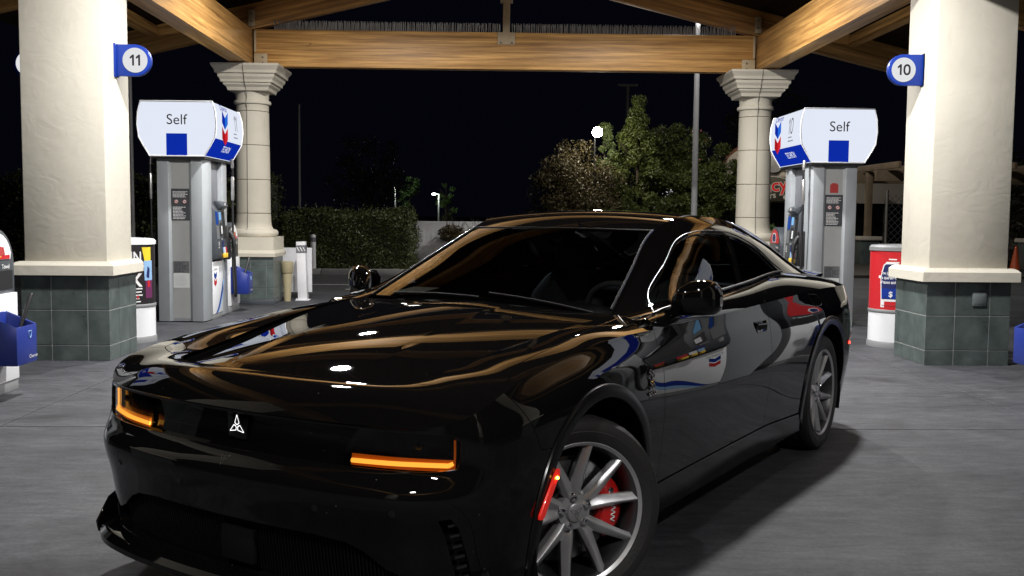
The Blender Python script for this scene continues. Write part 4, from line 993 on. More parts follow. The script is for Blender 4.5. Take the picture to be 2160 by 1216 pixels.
outer += [(*q, 0) for q in arch_front()[1:]]
outer += [(low[0]-.001, 0.0, 0), (0, 0, 0), (-low[0]+.001, 0.0, 0)]
outer += [(-s, v, 0) for s, v in arch_front()[1:][::-1]]
outer += [(*hl, 1)] + [(*q, 1) for q in bl[::-1][:-1]] + [(-sB, 1.0, 0), (0, 1.0, 0)]
pb.panel(band, outer, [slot, grille_h, intake(1), intake(-1)], vs=.62, step=.022, sign=1, flange=.045, rnd=.004)
ro = [(-sB, 0, 0), (0, 0, 0), (sB, 0, 1), (*l2a, 1), (*rA, 0)]
ro = [(-sB, 0, 0), (0, 0, 0), (sB, 0, 1), (*l2a, 1), (rA[0], 1.0, 1), (rA[0]*.5, 1.0, 1), (0, 1, 1), (-rA[0]*.5, 1.0, 1), (-rA[0], 1.0, 1), (-l2a[0], l2a[1], 1)]
pb.panel(ring, ro, vs=.2, step=.018, sign=1, flange=.05, rnd=.004)
bumper = pb.build('front_bumper', 'paint', car)
# --- fenders
pf = PM()
o = [(sB, 1.0, 0), (s_gapD, 1.0, 1), (*inv_x(-.575,.5), 1), (*inv_x(-.56,.335), 1), (archF[0][0]+.06, _vz(archF[0][0]+.06,.335), 1), (archF[0][0], _vz(archF[0][0],.30), 0)]
ia = next(i for i, q in enumerate(archF) if q[1] > _vz(archF[0][0], .30))
o += [(*q, 0) for q in archF[ia:k_arch]] + [(*hit, 1)] + [(*q, 1) for q in seamB[::-1][:-1]]
pf.panel(band, o, vs=.66, step=.022)
l2x = line2[1:]
ro = [(*l2a, 1), (sB, 0, 0), (RSEND, 0, 0), (RSEND, l2x[-1][1], 1)] + [(*q, 1) for q in l2x[::-1][1:]]
pf.panel(ring, ro, vs=.2, step=.02)
fenders = both(pf, 'front_fender', 'paint')
# --- hood: raised middle plus outer shoulders
ph = PM()
ex = [(x, float(_h1y(x)[0])+.004) for x in np.linspace(-.60, .60, 14)] + [(.665,.545),(.70,.45),(.722,.28),(.728,.1)]
hp = [(x, y, 0) for x, y in ex] + [(x, -y, 0) for x, y in ex[::-1]]
ph.panel(hood, hp, vs=1, step=.022)
ra = [(RSEND, 1.0, 0)] 
ins = [(l2a[0], l2a[1], 1)] + [(*q, 1) for q in l2x[:-1]] + [(RSEND, l2x[-1][1], 1), (RSEND, 1.0, 0), (rA[0], 1.0, 1)]
ph.panel(ring, ins, vs=.2, step=.02, flange=.03)
q_ = PM(); q_.panel(ring, ins, vs=.2, step=.02, flange=.03); q_ = q_.mirror()
ph.V += q_.V; ph.N += q_.N; ph.F += [tuple(i+ph.n for i in f) for f in q_.F]; ph.n += q_.n
hood_o = ph.build('hood', 'paint', car)
# --- doors
pd = PM()
od_ = [(s_gapD, 1.0, 1), (*inv_x(-.575,.5), 1), (*inv_x(-.56,.335), 1), (*inv_x(-1.945,.335), 1), (*inv_x(-1.962,.40), 1), (*inv_x(-1.99,.6), 1), (*inv_x(-1.995,.86), 1), (sR0, 1.0, 0)]
pd.panel(band, od_, vs=.66, step=.025)
so = [(-.575, 0, 0), (-1.985, 0, 1), (-1.955, 1.0, 1), (-.60, 1.0, 1)]
pd.panel(shelf, so, vs=.12, step=.02, sign=-1)
doors = both(pd, 'door', 'paint')
# --- quarter panels
pq = PM()
o = [(sR0, 1.0, 1), (*inv_x(-1.995,.86), 1), (*inv_x(-1.99,.6), 1), (*inv_x(-1.962,.40), 1), (*inv_x(-1.945,.335), 1), (archR[0][0] if 0 else inv_x(-2.02,.335)[0], inv_x(-2.02,.335)[1], 1)]
ja = next(i for i, q in enumerate(archR[::-1]) if q[1] > _vz(archR[-1][0], .30)); ar = archR[::-1][ja:]
kb = next(i for i in range(len(ar)) if i > len(ar)//2 and ar[i][1] < _vz(ar[i][0], .62))
o += [(XS(-2.60), _vz(XS(-2.6), .31), 0)] + [(*q, 0) for q in ar[:kb]] + [(*ar[kb], 1), (*inv_x(-3.62,.64), 1), (*inv_x(-3.80,.70), 1), (*inv_x(-3.86,.86), 1), (XS(-3.90), 1.0, 0)]
pq.panel(band, o, vs=.68, step=.025)
so = [(-1.985, 0, 0), (-3.45, 0, 0), (-3.45, 1, 0), (-1.955, 1, 1)]
pq.panel(shelf, so, vs=.15, step=.025, sign=-1)
pq.panel(deck, [(S34, 0, 0), (XS(-3.90), 0, 0), (SEND-.001, 0, 0), (SEND-.001, 1, 0), (S34, 1, 0)], vs=.3, step=.04)
quarters = both(pq, 'quarter_panel', 'paint')
# --- rear bumper
pr = PM()
rb = [(*ar[kb], 1), (*inv_x(-3.62,.64), 1), (*inv_x(-3.80,.70), 1), (*inv_x(-3.86,.86), 1), (XS(-3.90), 1.0, 0), (SEND, 1.0, 0), (SEND, 0, 0), (ar[-1][0]+.001, 0, 0)] + [(*q, 0) for q in ar[kb+1:][::-1]]
pr.panel(band, rb, vs=.75, step=.04)
q_ = pr.mirror(); pr.V += q_.V; pr.N += q_.N; pr.F += [tuple(i+pr.n for i in f) for f in q_.F]; pr.n += q_.n
rear_b = pr.build('rear_bumper', 'paint', car)
# --- sills
ps = PM()
sk = [(archF[0][0]+.004, 0, 0), (archR[-1][0]-.004, 0, 0), (archR[-1][0]-.01, _vz(archR[-1][0], .30), 1), (XS(-2.02), _vz(XS(-2.02), .328), 1), (XS(-.56), _vz(XS(-.56), .328), 1), (archF[0][0]+.07, _vz(archF[0][0]+.07,.328), 1), (archF[0][0]+.004, _vz(archF[0][0],.295), 0)]
def sill(s, v): p = band(s, v); p[:, 1] += .012*np.clip(1-v/.24, 0, 1); return p
ps.panel(sill, sk, vs=.6, step=.025)
sills = both(ps, 'side_sill', 'gloss_black')
# --- inner shell behind the gaps
pi = PM()
ih = [[(s, v) for s, v in arch_sv(0, AF+.012, .19)[::-1]], [(s, v) for s, v in arch_sv(-3.074, AR+.012, .2)[::-1]]]
oi = [(XS(.62), 1., 0), (XS(-3.6), 1., 0), (XS(-3.6), .0, 0)] + [(s, max(v, 0), 0) for s, v in arch_sv(-3.074, AR+.012, .2)] + [(s, max(v, 0), 0) for s, v in arch_sv(0, AF+.012, .19)] + [(XS(.62), 0, 0)]
pi.panel(band, oi, vs=.66, step=.06, off=.02)
pi.panel(shelf, [(-.5, 0, 0), (-3.4, 0, 0), (-3.4, 1, 0), (-.5, 1, 0)], vs=.15, step=.06, sign=-1, off=.02)
q_ = pi.mirror(); pi.V += q_.V; pi.N += q_.N; pi.F += [tuple(i+pi.n for i in f) for f in q_.F]; pi.n += q_.n
pi.panel(ring, [(-RSEND, 0, 0), (0, 0, 0), (RSEND, 0, 0), (RSEND, 1, 0), (0, 1, 0), (-RSEND, 1, 0)], vs=.2, step=.05, off=.03)
pi.build('inner_structure', 'shell_black', car)
m = MB()
m.box((-3.9, -.8, .17), (.75, .8, .20))                               # floor pan
m.box((.42, -.75, .2), (.74, .75, .72)); m.box((-.55, -.6, .2), (.45, .6, .78)); m.box((-.62, -.85, .2), (-.50, .85, .98)); m.box((-3.9, -.7, .2), (-3.5, .7, .98))
m.build('floor_pan', 'shell_black', car)
# --- wheel arch liners and lips
def liner(cx, r):
    m = MB(); P = []
    for a in np.linspace(-22, 202, 30):
        P.append([(cx+(r+.02)*math.cos(R(a)), y, RZ+(r+.02)*math.sin(R(a))) for y in (.45, .97)])
    m.grid(P); m.add([(cx+(r+.03)*math.cos(t), .46, RZ+(r+.03)*math.sin(t)) for t in np.linspace(R(-24), R(204), 30)], [tuple(range(30))]); return m
def flare(cx, r, a0, a1, w=.05):
    P = []
    for a in np.linspace(a0, a1, 64):
        row = []
        for rr, off in ((r+.0, -.10), (r-.003, -.02), (r-.002, .002), (r+.002, .0065), (r+.02, .008), (r+w-.004, .0085), (r+w, .007), (r+w+.002, .001), (r+w+.003, -.006)):
            x = cx+rr*math.cos(R(a)); z = max(RZ+rr*math.sin(R(a)), .20)
            q = band(*inv_x(x, z))[0]; row.append((x, q[1]+off, z))
        P.append(row)
    m = MB(); m.grid(P); return m
for nm, cx, r, a0, a1 in (('f', 0, AF, -20, 200), ('r', -3.074, AR, -20, 200)):
    me = flare(cx, r, a0, a1).mesh('wheel_arch_lip', 'lip_black', smooth=35); link('wheel_arch_lip', me, car)
    link('wheel_arch_lip', me, car, Matrix.Diagonal((1, -1, 1, 1)))
    me = liner(cx, r).mesh('wheel_arch_liner', 'matte_black', fix=False); link('wheel_arch_liner', me, car); link('wheel_arch_liner', me, car, Matrix.Diagonal((1, -1, 1, 1)))
# --- greenhouse panels
pw = PM()
wsb = [(-.575, 0), (-.59, .3), (-.62, .7), (-.665, .985)]
wst = [(-1.385, .985), (-1.360, .8), (-1.33, .5), (-1.315, .25), (-1.31, 0)]
lp = wsb+wst; wo = [(x, t, 1) for x, t in lp]+[(x, -t, 1) for x, t in lp[::-1] if t > 0]
pw.panel(topsurf, wo, vs=.6, step=.035, sign=1, flange=.006, gap=.001)
wind = pw.build('windshield', 'windshield_glass', car); wind['label'] = 'clear windshield with a paper lying behind it'
prf = PM(); ro = [(-1.388, -1, 1), (-1.364, -.8, 1), (-1.334, -.5, 1), (-1.319, -.25, 1), (-1.314, 0, 1), (-1.319, .25, 1), (-1.334, .5, 1), (-1.364, .8, 1), (-1.388, 1, 0), (-2.62, 1, 1), (-2.66, 0, 1), (-2.62, -1, 0)]
prf.panel(topsurf, ro, vs=.6, step=.035, sign=1); roof = prf.build('roof', 'paint', car)
prg = PM(); ro = [(-2.63, .93, 1), (-2.665, 0, 1), (-2.63, -.93, 1), (-3.62, -.93, 1), (-3.72, 0, 1), (-3.62, .93, 1)]
prg.panel(topsurf, ro, vs=.6, step=.04, sign=1, flange=.005); prg.build('rear_window', 'privacy_glass', car)
prs = PM(); prs.panel(topsurf, [(-2.62, 1, 0), (-2.62, .932, 0), (-3.625, .932, 0), (-3.74, 0, 0), (-3.88, 0, 0), (-3.88, 1, 0)], vs=.6, step=.04, sign=1)
both(prs, 'roof_rear_pillar', 'paint')
fg = [(-.77,1.066),(-.90,1.115),(-1.215,1.235),(-1.40,1.318),(-1.50,1.350),(-1.62,1.368),(-1.782,1.376),(-1.99,1.366),(-1.905,1.22),(-1.83,1.096),(-1.5,1.083),(-1.1,1.068)]
qg = [(-2.05,1.358),(-2.15,1.345),(-2.334,1.290),(-2.44,1.240),(-2.53,1.187),(-2.615,1.142),(-2.58,1.136),(-2.2,1.118),(-1.90,1.098),(-1.97,1.22)]
fgp = [ginv(*q) for q in fg]; qgp = [ginv(*q) for q in qg]
pg = PM(); go = [(-.56, 0, 1), (-.58, 1, 0), (-1.0, 1, 0), (-1.385, 1, 0), (-3.4, 1, 0), (-3.86, 1, 0), (-3.86, 0, 0), (-1.97, 0, 1), (-1.9, 0, 1)]
pg.panel(gside, go, [fgp, qgp], vs=.36, step=.025, sign=-1, flange=.02, rnd=.003)
both(pg, 'side_frame', 'paint')
for nm, poly, mt in (('door_window', fgp, 'side_glass'), ('quarter_window', qgp, 'privacy_glass')):
    g = PM(); c = np.mean(poly, 0); g.panel(gside, [(c[0]+(x-c[0])*1.04, c[1]+(w-c[1])*1.04, 0) for x, w in poly], vs=.36, step=.05, sign=-1, off=.010); both(g, nm, mt)
# bright edging round the side windows
def edging(pts, r, off, mt, name):
    P = gside(np.array([q[0] for q in pts]), np.array([q[1] for q in pts])); N = normals(gside, np.array([q[0] for q in pts]), np.array([q[1] for q in pts]), -1, vs=.36)
    P = P+N*off; m = MB(); m.tube([tuple(q) for q in P], r, 6); me = m.mesh(name, mt); link(name, me, car); link(name, me, car, Matrix.Diagonal((1, -1, 1, 1)))
def off_poly(poly, k): c = np.mean(poly, 0); return [(c[0]+(x-c[0])*k, c[1]+(w-c[1])*k) for x, w in poly]
low_edge = [(-.70, .02)]+[(x, .045) for x in np.linspace(-.8, -2.66, 24)]
edging(low_edge, .006, .004, 'dark_chrome', 'belt_trim')
top_edge = [(-.73, .07)]+[(q[0], q[1]+.035) for q in fgp[1:7]]+[(q[0], q[1]+.05) for q in (fgp[7], qgp[1], qgp[2], qgp[3], qgp[4])]+[(-2.68, .06)]
_te = Spl(np.arange(len(top_edge)), np.array(top_edge))(np.linspace(0, len(top_edge)-1, 60))
edging([tuple(q) for q in _te], .0022, .002, 'dark_chrome', 'window_trim')
# A-pillar moulding along the windshield edge
P = topsurf(np.linspace(-.66, -1.385, 24), np.full(24, .99)); m = MB(); m.tube([(*q[:2], q[2]+.004) for q in P], .006, 6); me = m.mesh('windshield_moulding', 'dark_chrome'); link('windshield_moulding', me, car); link('windshield_moulding', me, car, Matrix.Diagonal((1, -1, 1, 1)))
_tt = np.linspace(-.985, .985, 20); P = topsurf(-1.388+.076*(1-_tt**2), _tt); m = MB(); m.tube([(*q[:2], q[2]+.002) for q in P], .004, 6); m.build('windshield_moulding', 'satin_black', car)
# ------------------------------------------------------------------ nose details
def strip(name, S, pts_lo, pts_hi, off, mt, parent=None, n=2):
    """strip of surface S between two (s, v) polylines, pushed in by off"""
    P = []
    for a, b in zip(pts_lo, pts_hi):
        P.append([(a[0]+(b[0]-a[0])*k/n, a[1]+(b[1]-a[1])*k/n) for k in range(n+1)])
    U = np.array(P).reshape(-1, 2); X = S(U[:, 0], U[:, 1]); N = normals(S, U[:, 0], U[:, 1], 1, vs=.6); X = X-N*off
    X = X.reshape(len(P), n+1, 3); m = MB(); m.grid([[tuple(q) for q in row] for row in X]); return m.build(name, mt, parent or car, fix=False)
ys = np.linspace(-.875, .875, 70)
panel_lo = [inv_y(y, .644) for y in ys]; panel_hi = [inv_y(y, .774) for y in ys]
nose = strip('nose_panel', band, panel_lo, panel_hi, .042, 'gloss_black', n=4)
def bpt(y, z, off=0.):
    s, v = inv_y(y, z); n = normals(band, np.array([s]), np.array([v]), 1, vs=.6)[0]; return band(s, v)[0]-n*off, n
# lamps
for sg in (1, -1):
    lamp = strip('headlight', band, [inv_y(sg*y, .652 if y < .8 else .658) for y in np.linspace(.50, .862, 22)], [inv_y(sg*y, min(.765, .70+(y-.50)*1.6)) for y in np.linspace(.50, .862, 22)], .030, 'gloss_black', n=4)
    # light guide: along the bottom, then up the outer end
    pth = [bpt(sg*y, .664+.012*(y-.5), .022)[0] for y in np.linspace(.51, .835, 26)]+[bpt(sg*.848, .675, .024)[0]]+[bpt(sg*.852, z, .025)[0] for z in np.linspace(.685, .748, 8)]
    m = MB(); m.tube([tuple(q) for q in pth[:27]], [.0078]*26+[.006], 8); m.build('turn_signal', 'amber_led', lamp)['label'] = 'glowing amber turn signal light guide'
    m = MB(); m.tube([tuple(q) for q in pth[26:]], .0038, 8); m.build('light_guide_end', 'amber_glow' if sg > 0 else 'amber_led', lamp)  # driver side end gets the fainter amber, dimming by view angle put into colour
    strip('signal_glow_strip', band, [inv_y(sg*y, .652) for y in np.linspace(.505, .855, 20)], [inv_y(sg*y, .684) for y in np.linspace(.505, .855, 20)], .028, 'amber_glow', lamp, n=2)  # glow around the light guide, put into an emissive strip
    m = MB()
    for yy in (.74,):                                         # projector lenses
        c, n = bpt(sg*yy, .722, .030); m.sphere(tuple(c), .014, 12, 8)
    m.build('projector_lens', 'gloss_black', lamp)
    strip('lamp_cover', band, [inv_y(sg*y, .648 if y < .8 else .656) for y in np.linspace(.49, .866, 22)], [inv_y(sg*y, min(.768, .695+(y-.49)*1.6)) for y in np.linspace(.49, .866, 22)], .010, 'lamp_glass', lamp, n=3)
# three-part triangular emblem, drawn as outlined arms
def emblem(name, c, xd, yd, size, mt, w=.1, parent=None, lines=True):
    m = MB(); M = frame(c, xd, yd, size)
    for k in range(3):
        a = R(90+120*k); d = Vector((math.cos(a), math.sin(a), 0)); e = Vector((-math.sin(a), math.cos(a), 0))
        pts = [d*1.0, d*.12+e*.42, d*.12-e*.42] if 0 else [d*1.0+e*.03, d*.28+e*.30, d*.10+e*.10, d*.10-e*.10, d*.28-e*.30, d*1.0-e*.03]
        if lines:
            inn = [q*(1-w*1.6)+(d*.42)*(w*1.6) for q in pts]
            n = len(pts); vs = [tuple(M @ q) for q in pts]+[tuple(M @ q) for q in inn]
            m.add(vs, [(i, (i+1) % n, n+(i+1) % n, n+i) for i in range(n)])
        else: m.add([tuple(M @ q) for q in pts], [tuple(range(len(pts)))])
    return m.build(name, mt, parent or car, smooth=0, fix=False)
c, n = bpt(0, .716, .030); m = MB(); M = frame(tuple(c), (0, 1, 0), Vector(n).cross(Vector((0, 1, 0))), 1)
m.prism([(-.045,-.045),(.045,-.045),(.05,.045),(-.05,.045)], -.010, .004, 'z', M=M); pl = m.build('emblem_plate', 'gloss_black', car, bev=.003)
up_ = Vector(n).cross(Vector((0, 1, 0))); emblem('lit_emblem', tuple(c+n*.006), (0, 1, 0), up_, .040, 'logo_white', .16, pl)
c, n = bpt(0, .612, -.002); emblem('emblem', tuple(c), (0, 1, 0), -(Vector(n).cross(Vector((0, 1, 0)))), .026, 'logo_grey', .12)
# lower grille: recessed back and vertical ribs
gl = [inv_y(y, .20) for y in np.linspace(-.82, .82, 60)]; gh = [inv_y(y, .415) for y in np.linspace(-.82, .82, 60)]
gb = strip('lower_grille', band, gl, gh, .05, 'matte_black', n=2)
m = MB()
for y in np.arange(-.78, .781, .014):
    a, n1 = bpt(y, .215, .04); b, n2 = bpt(y, .40, .04); n1 = Vector(n1); t = Vector((-n1.y, n1.x, 0))*.0028; a, b = Vector(a), Vector(b)
    m.add([a-t, a+t, b+t, b-t, a-t-n1*.01, a+t-n1*.01, b+t-n1*.01, b-t-n1*.01], [(0,1,2,3),(0,4,5,1),(3,2,6,7),(1,5,6,2),(0,3,7,4)])
tag(m.build('grille_ribs', 'grille_black', gb, fix=False), kind='stuff')
m = MB(); c, n = bpt(.02, .30, .025); M = frame(tuple(c), (0, 1, 0), (0, 0, 1), 1); m.box((-.08,-.06,-.01), (.08,.06,.012), M=M); m.build('radar_cover', 'matte_black', gb, bev=.004)
for sg in (1, -1):                                                       # corner air slots with louvres
    ib = strip('corner_intake', band, [inv_y(sg*.82, z) for z in np.linspace(.25, .515, 12)], [inv_y(sg*.895, z) for z in np.linspace(.25, .515, 12)], .035, 'matte_black', n=3)
    for k in range(6):
        a, n = bpt(sg*(.848+.002*k), .475-.036*k, .012); b, _ = bpt(sg*(.872+.002*k), .482-.036*k, .012); m = MB(); m.tube([tuple(a), tuple(b)], .006, 6); m.build('louvre', 'satin_black', ib)
# splitter
P = []
for s in np.linspace(-1.18, 1.18, 60):
    o = OUT(abs(s))[0]; t = (OUT(abs(s)+1e-3)-OUT(abs(s)-1e-3))[0]; t /= np.linalg.norm(t); n = np.array([t[1], -t[0]]); sg = -1 if s < 0 else 1
    k = 1 if abs(s) < .95 else max(0., 1-(abs(s)-.95)/.25)
    pr_ = [(-.10,.205),(-.03,.212),(.012*k-.01,.205+.035*(abs(s) > 1)*0),(.030*k-.01,.186),(.030*k-.01,.166),(-.02,.155),(-.12,.15)]
    P.append([(o[0]+n[0]*d, (o[1]+n[1]*d)*sg, z) for d, z in pr_])
m = MB(); m.grid(P); sp = m.build('front_splitter', 'gloss_black', car, smooth=30)
for sg in (1, -1):                                                       # end fences of the splitter
    o = OUT(1.0)[0]; m = MB(); m.prism([(.60,.15),(.79,.155),(.80,.20),(.74,.29),(.66,.33),(.60,.30)], sg*.905, sg*.915, 'y'); m.build('splitter_fence', 'gloss_black', sp, bev=.003)
# parking sensors
for y in (-.62, -.22, .42, .70):
    c, n = bpt(y, .505 if abs(y) < .65 else .52, -.001); m = MB(); M = frame(tuple(c), Vector(n).orthogonal(), Vector(n).cross(Vector(n).orthogonal()), 1); m.lathe([(.0125,-.004),(.0125,.001),(.0105,.0015)], 14, M=M); m.build('parking_sensor', 'satin_black', car)
# ------------------------------------------------------------------ flank details
def fpt(x, z, off=0.):
    s, v = inv_x(x, z); n = normals(band, np.array([s]), np.array([v]), 1, vs=.6)[0]; return band(s, v)[0]+n*off, n
def flat_on_flank(poly, off, th, sg=1):
    """(x, z) polygon laid on the flank, with thickness"""
    a = [fpt(x, z, off+th)[0] for x, z in poly]; b = [fpt(x, z, off-.004)[0] for x, z in poly]; n = len(poly)
    f = lambda q: (q[0], q[1]*sg, q[2])
    m = MB(); m.add([f(q) for q in a]+[f(q) for q in b], [tuple(range(n))]+[(i, n+i, n+(i+1) % n, (i+1) % n) for i in range(n)]); return m
for sg in (1, -1):
    mk = flat_on_flank([(.352,.60),(.366,.60),(.380,.585),(.462,.462),(.462,.448),(.444,.444),(.432,.452),(.350,.582)], .017, .004, sg).build('side_marker', 'red_marker', car, bev=.001)
    mk['label'] = 'red side marker with a lit amber point'
    c, n = fpt(.372, .573, .024); m = MB(); m.sphere((c[0], c[1]*sg, c[2]), .0055, 10, 6); m.build('marker_light', 'amber_point', mk)
    h = flat_on_flank([(-1.76,.918),(-1.955,.914),(-1.965,.90),(-1.935,.862),(-1.92,.857),(-1.80,.857),(-1.785,.865),(-1.755,.905)], .0, .003, sg).build('door_handle', 'gloss_black', car, bev=.0015)
    g = flat_on_flank([(-1.79,.905),(-1.935,.902),(-1.925,.872),(-1.805,.872)], .002, .0025, sg).build('grip_recess', 'matte_black', h)
    e = flat_on_flank([(-1.80,.902),(-1.93,.899),(-1.927,.893),(-1.80,.896)], .006, .004, sg).build('grip_bar', 'dark_chrome', h)
    fl_ = MB(); loop = [fpt(x, z, .0005)[0] for x, z in [(-2.735,1.005),(-2.90,.99),(-2.955,.955),(-2.955,.94),(-2.93,.925),(-2.83,.925),(-2.80,.935),(-2.73,.99)]]
    fl_.tube([(q[0], q[1]*sg, q[2]) for q in loop], .0022, 5, close=True)
    if sg == 1: fl_.build('charge_port_seam', 'matte_black', car)
    # fender badge: bee shaped ornament over a small script
    bd = MB()
    for dx, dz, r in ((0,.0,.016),(.012,.022,.012),(-.012,.024,.012),(.010,.042,.008),(-.010,-.018,.010),(.010,-.02,.010)):
        c, n = fpt(-.432+dx, .79+dz, .006); n = Vector(n); u = Vector((1,0,0)); bd.tube([tuple(Vector(c)+(u*math.cos(t)+Vector((0,0,1))*math.sin(t))*r) for t in np.linspace(0, 2*math.pi, 14)[:-1]], .0028, 6, close=True)
    if sg == -1: bd.v = [(x, -y, z) for x, y, z in bd.v]
    bo = bd.build('fender_badge', 'chrome', car)
    if sg == 1:
        c, n = fpt(-.432, .785, .008); m = MB(); m.sphere(tuple(c), (.008,.004,.012), 10, 6); m.build('badge_centre', 'badge_gold', bo)
    c, n = fpt(-.43, .742, .006)
    m = MB(); m.tube([tuple(fpt(x, .742+.006*math.sin((x+.45)*260), .005)[0]*np.array([1, sg, 1])) for x in np.linspace(-.395, -.468, 30)], .0028, 6); m.build('badge_script', 'chrome', bo)
# tail light glow on the rear corner
c, n = fpt(-3.66, .60, .004)
for sg in (1, -1):
    m = flat_on_flank([(-3.62,.64),(-3.80,.68),(-3.80,.66),(-3.62,.615)], .002, .003, sg); tl = m.build('rear_side_marker', 'caliper_red', car)
    m = MB(); m.sphere((c[0]-.0, c[1]*sg, c[2]+.02), .010, 10, 6); m.build('marker_light', 'tail_red', tl)
m = MB(); m.grid([[(-4.235-.01*math.cos(y), y, z) for z in (.80, .86)] for y in np.linspace(-.7, .7, 12)]); m.build('tail_light', 'caliper_red', car, fix=False)
# rear spoiler
P = []
for y in np.linspace(-.74, .74, 33):
    k = abs(y)/.74; x0 = -3.98+.30*max(0, (k-.6)/.4)**2*.9; z0 = 1.062-.015*k
    P.append([(x0+.16, y, z0-.03), (x0+.12, y, z0+.0), (x0, y, z0+.022), (x0-.14, y, z0+.028), (x0-.148, y, z0+.020), (x0-.13, y, z0+.008), (x0, y, z0-.005), (x0+.1, y, z0-.04)])
m = MB(); m.grid(P); m.add([P[0][k] for k in range(8)], [tuple(range(8))]); m.add([P[-1][k] for k in range(8)], [tuple(range(8))[::-1]]); m.build('rear_spoiler', 'gloss_black', car, smooth=50)
# ------------------------------------------------------------------ mirrors
def mirror_obj(sg):
    m = MB(); P = []
    # lofted housing: stations across the housing from the body outwards
    for y, sx, sz, cx, cz in ((.885,.015,.02,-.86,1.065),(.90,.05,.045,-.875,1.080),(.925,.078,.062,-.895,1.094),(.965,.092,.073,-.92,1.105),(1.015,.092,.074,-.945,1.108),(1.045,.078,.066,-.965,1.104),(1.062,.052,.046,-.98,1.098),(1.07,.02,.02,-.985,1.094)):
        row = []
        for k in range(24):
            a = 2*math.pi*k/24; c, s_ = math.cos(a), math.sin(a)
            xx = sx*math.copysign(abs(c)**.75, c); zz = sz*math.copysign(abs(s_)**.8, s_)
            if xx < 0: xx *= .72
            row.append((cx+xx, y*sg, cz+zz-.012*(1 if s_ < 0 else 0)))
        row.append(row[0]); P.append(row)
    m.grid(P, flip=sg < 0); n = len(P[0]); m.add(P[-1][:-1], [tuple(range(n-1))]); m.add(P[0][:-1], [tuple(range(n-1))[::-1]])
    h = m.build('side_mirror', 'paint', car, smooth=70)
    b = MB(); b.grid([[(x, y*sg, z) for x, z in ((-.79,z0-.01),(-.80,z0+.022),(-.88,z0+.026),(-.91,z0+.0),(-.88,z0-.022),(-.80,z0-.02),(-.79,z0-.01))] for y, z0 in ((.86,1.02),(.89,1.03),(.92,1.04),(.95,1.05))]); b.build('mirror_arm', 'gloss_black', h, smooth=60)
    g = MB(); g.add([(-1.002, y*sg, z) for y, z in ((.92,1.05),(1.03,1.055),(1.05,1.085),(1.045,1.13),(1.01,1.155),(.94,1.15),(.91,1.11))], [tuple(range(7))]); g.build('mirror_glass', 'dark_chrome', h)
mirror_obj(1); mirror_obj(-1)
# ------------------------------------------------------------------ interior
m = MB()
P = []
for y in np.linspace(-.74, .74, 25):
    bl_ = .03*math.exp(-((y-.38)/.2)**2)
    P.append([(-.60, y, .95), (-.66, y, 1.015-.02*(y/.74)**2), (-.85, y, 1.02+bl_*.6-.03*(y/.74)**2), (-1.05, y, 1.01+bl_-.03*(y/.74)**2), (-1.12, y, .97), (-1.14, y, .85), (-1.08, y, .6)])
m.grid(P); m.build('dashboard', 'dash_plastic', car, smooth=60)
def seat(y, x=-1.95):
    m = MB(); P = []
    for x0, z0, w, th in ((0,.50,.26,.16),(-.10,.62,.27,.15),(-.19,.80,.265,.13),(-.25,.98,.24,.11),(-.285,1.08,.17,.09),(-.30,1.12,.12,.08)):
        ring_ = [(x+x0+dx*th, y+dy*w, z0) for dx, dy in ((.5,-.6),(.62,-.85),(.5,-1),(0,-1.02),(-.5,-.9),(-.6,0),(-.5,.9),(0,1.02),(.5,1),(.62,.85),(.5,.6),(.40,0))]
        P.append(ring_+[ring_[0]])
    m.grid(P); m.add(P[-1][:-1], [tuple(range(12))]); so = m.build('front_seat', 'seat_cloth', car, smooth=70)
    h = MB(); P = []
    for z0, w, th, dx in ((1.13,.07,.05,-.30),(1.16,.12,.055,-.30),(1.22,.135,.055,-.305),(1.28,.13,.05,-.31),(1.31,.09,.04,-.315)):
        ring_ = [(x+dx+th*math.copysign(abs(math.cos(a))**.6, math.cos(a)), y+w*math.copysign(abs(math.sin(a))**.6, math.sin(a)), z0) for a in np.linspace(0, 2*math.pi, 17)]
        P.append(ring_)
    h.grid(P); h.add(P[-1][:-1], [tuple(range(16))]); h.build('headrest', 'seat_cloth', so, smooth=70)
    c = MB(); c.box((x-.1, y-.26, .36), (x+.46, y+.26, .50)); c.build('seat_cushion', 'seat_cloth', so, bev=.05, seg=3)
    st = MB()
    for dy in (-.15, .15): st.tube([(x+.10, y+dy, .55), (x-.03, y+dy, .72), (x-.12, y+dy*.95, .90), (x-.185, y+dy*.7, 1.05)], .004, 5)
    st.build('seat_seam', 'seat_stitch', so)
seat(.38); seat(-.38)
m = MB(); m.box((-3.1, -.62, .45), (-2.85, .62, .98)); m.build('rear_seat', 'seat_cloth', car, bev=.06, seg=3)
m = MB(); tw = Matrix.Translation((-1.38, .38, .955)) @ Matrix.Rotation(R(-66), 4, 'Y')
rimp = [tuple(tw @ Vector((.185*math.cos(a)*(1 if math.cos(a) < .75 else .97), .19*math.sin(a), 0))) for a in np.linspace(0, 2*math.pi, 41)[:-1]]
m.tube(rimp, .016, 8, close=True); sw = m.build('steering_wheel', 'dash_plastic', car, smooth=80)
m = MB(); m.lathe([(.055,-.03),(.07,-.01),(.065,.02),(.02,.03)], 16, M=tw); m.box((-.02,-.185,-.012), (.03,.185,.006), M=tw); m.box((-.18,-.022,-.012), (0,.022,.006), M=tw); m.build('wheel_hub', 'dash_plastic', sw, bev=.004)
m = MB(); m.box((-1.52, -.13, 1.285), (-1.495, .13, 1.345)); m.tube([(-1.50,0,1.34),(-1.47,0,1.40)], .01, 6); m.box((-1.46,-.06,1.345), (-1.38,.06,1.40)); m.build('rear_view_mirror', 'gloss_black', car, bev=.008)
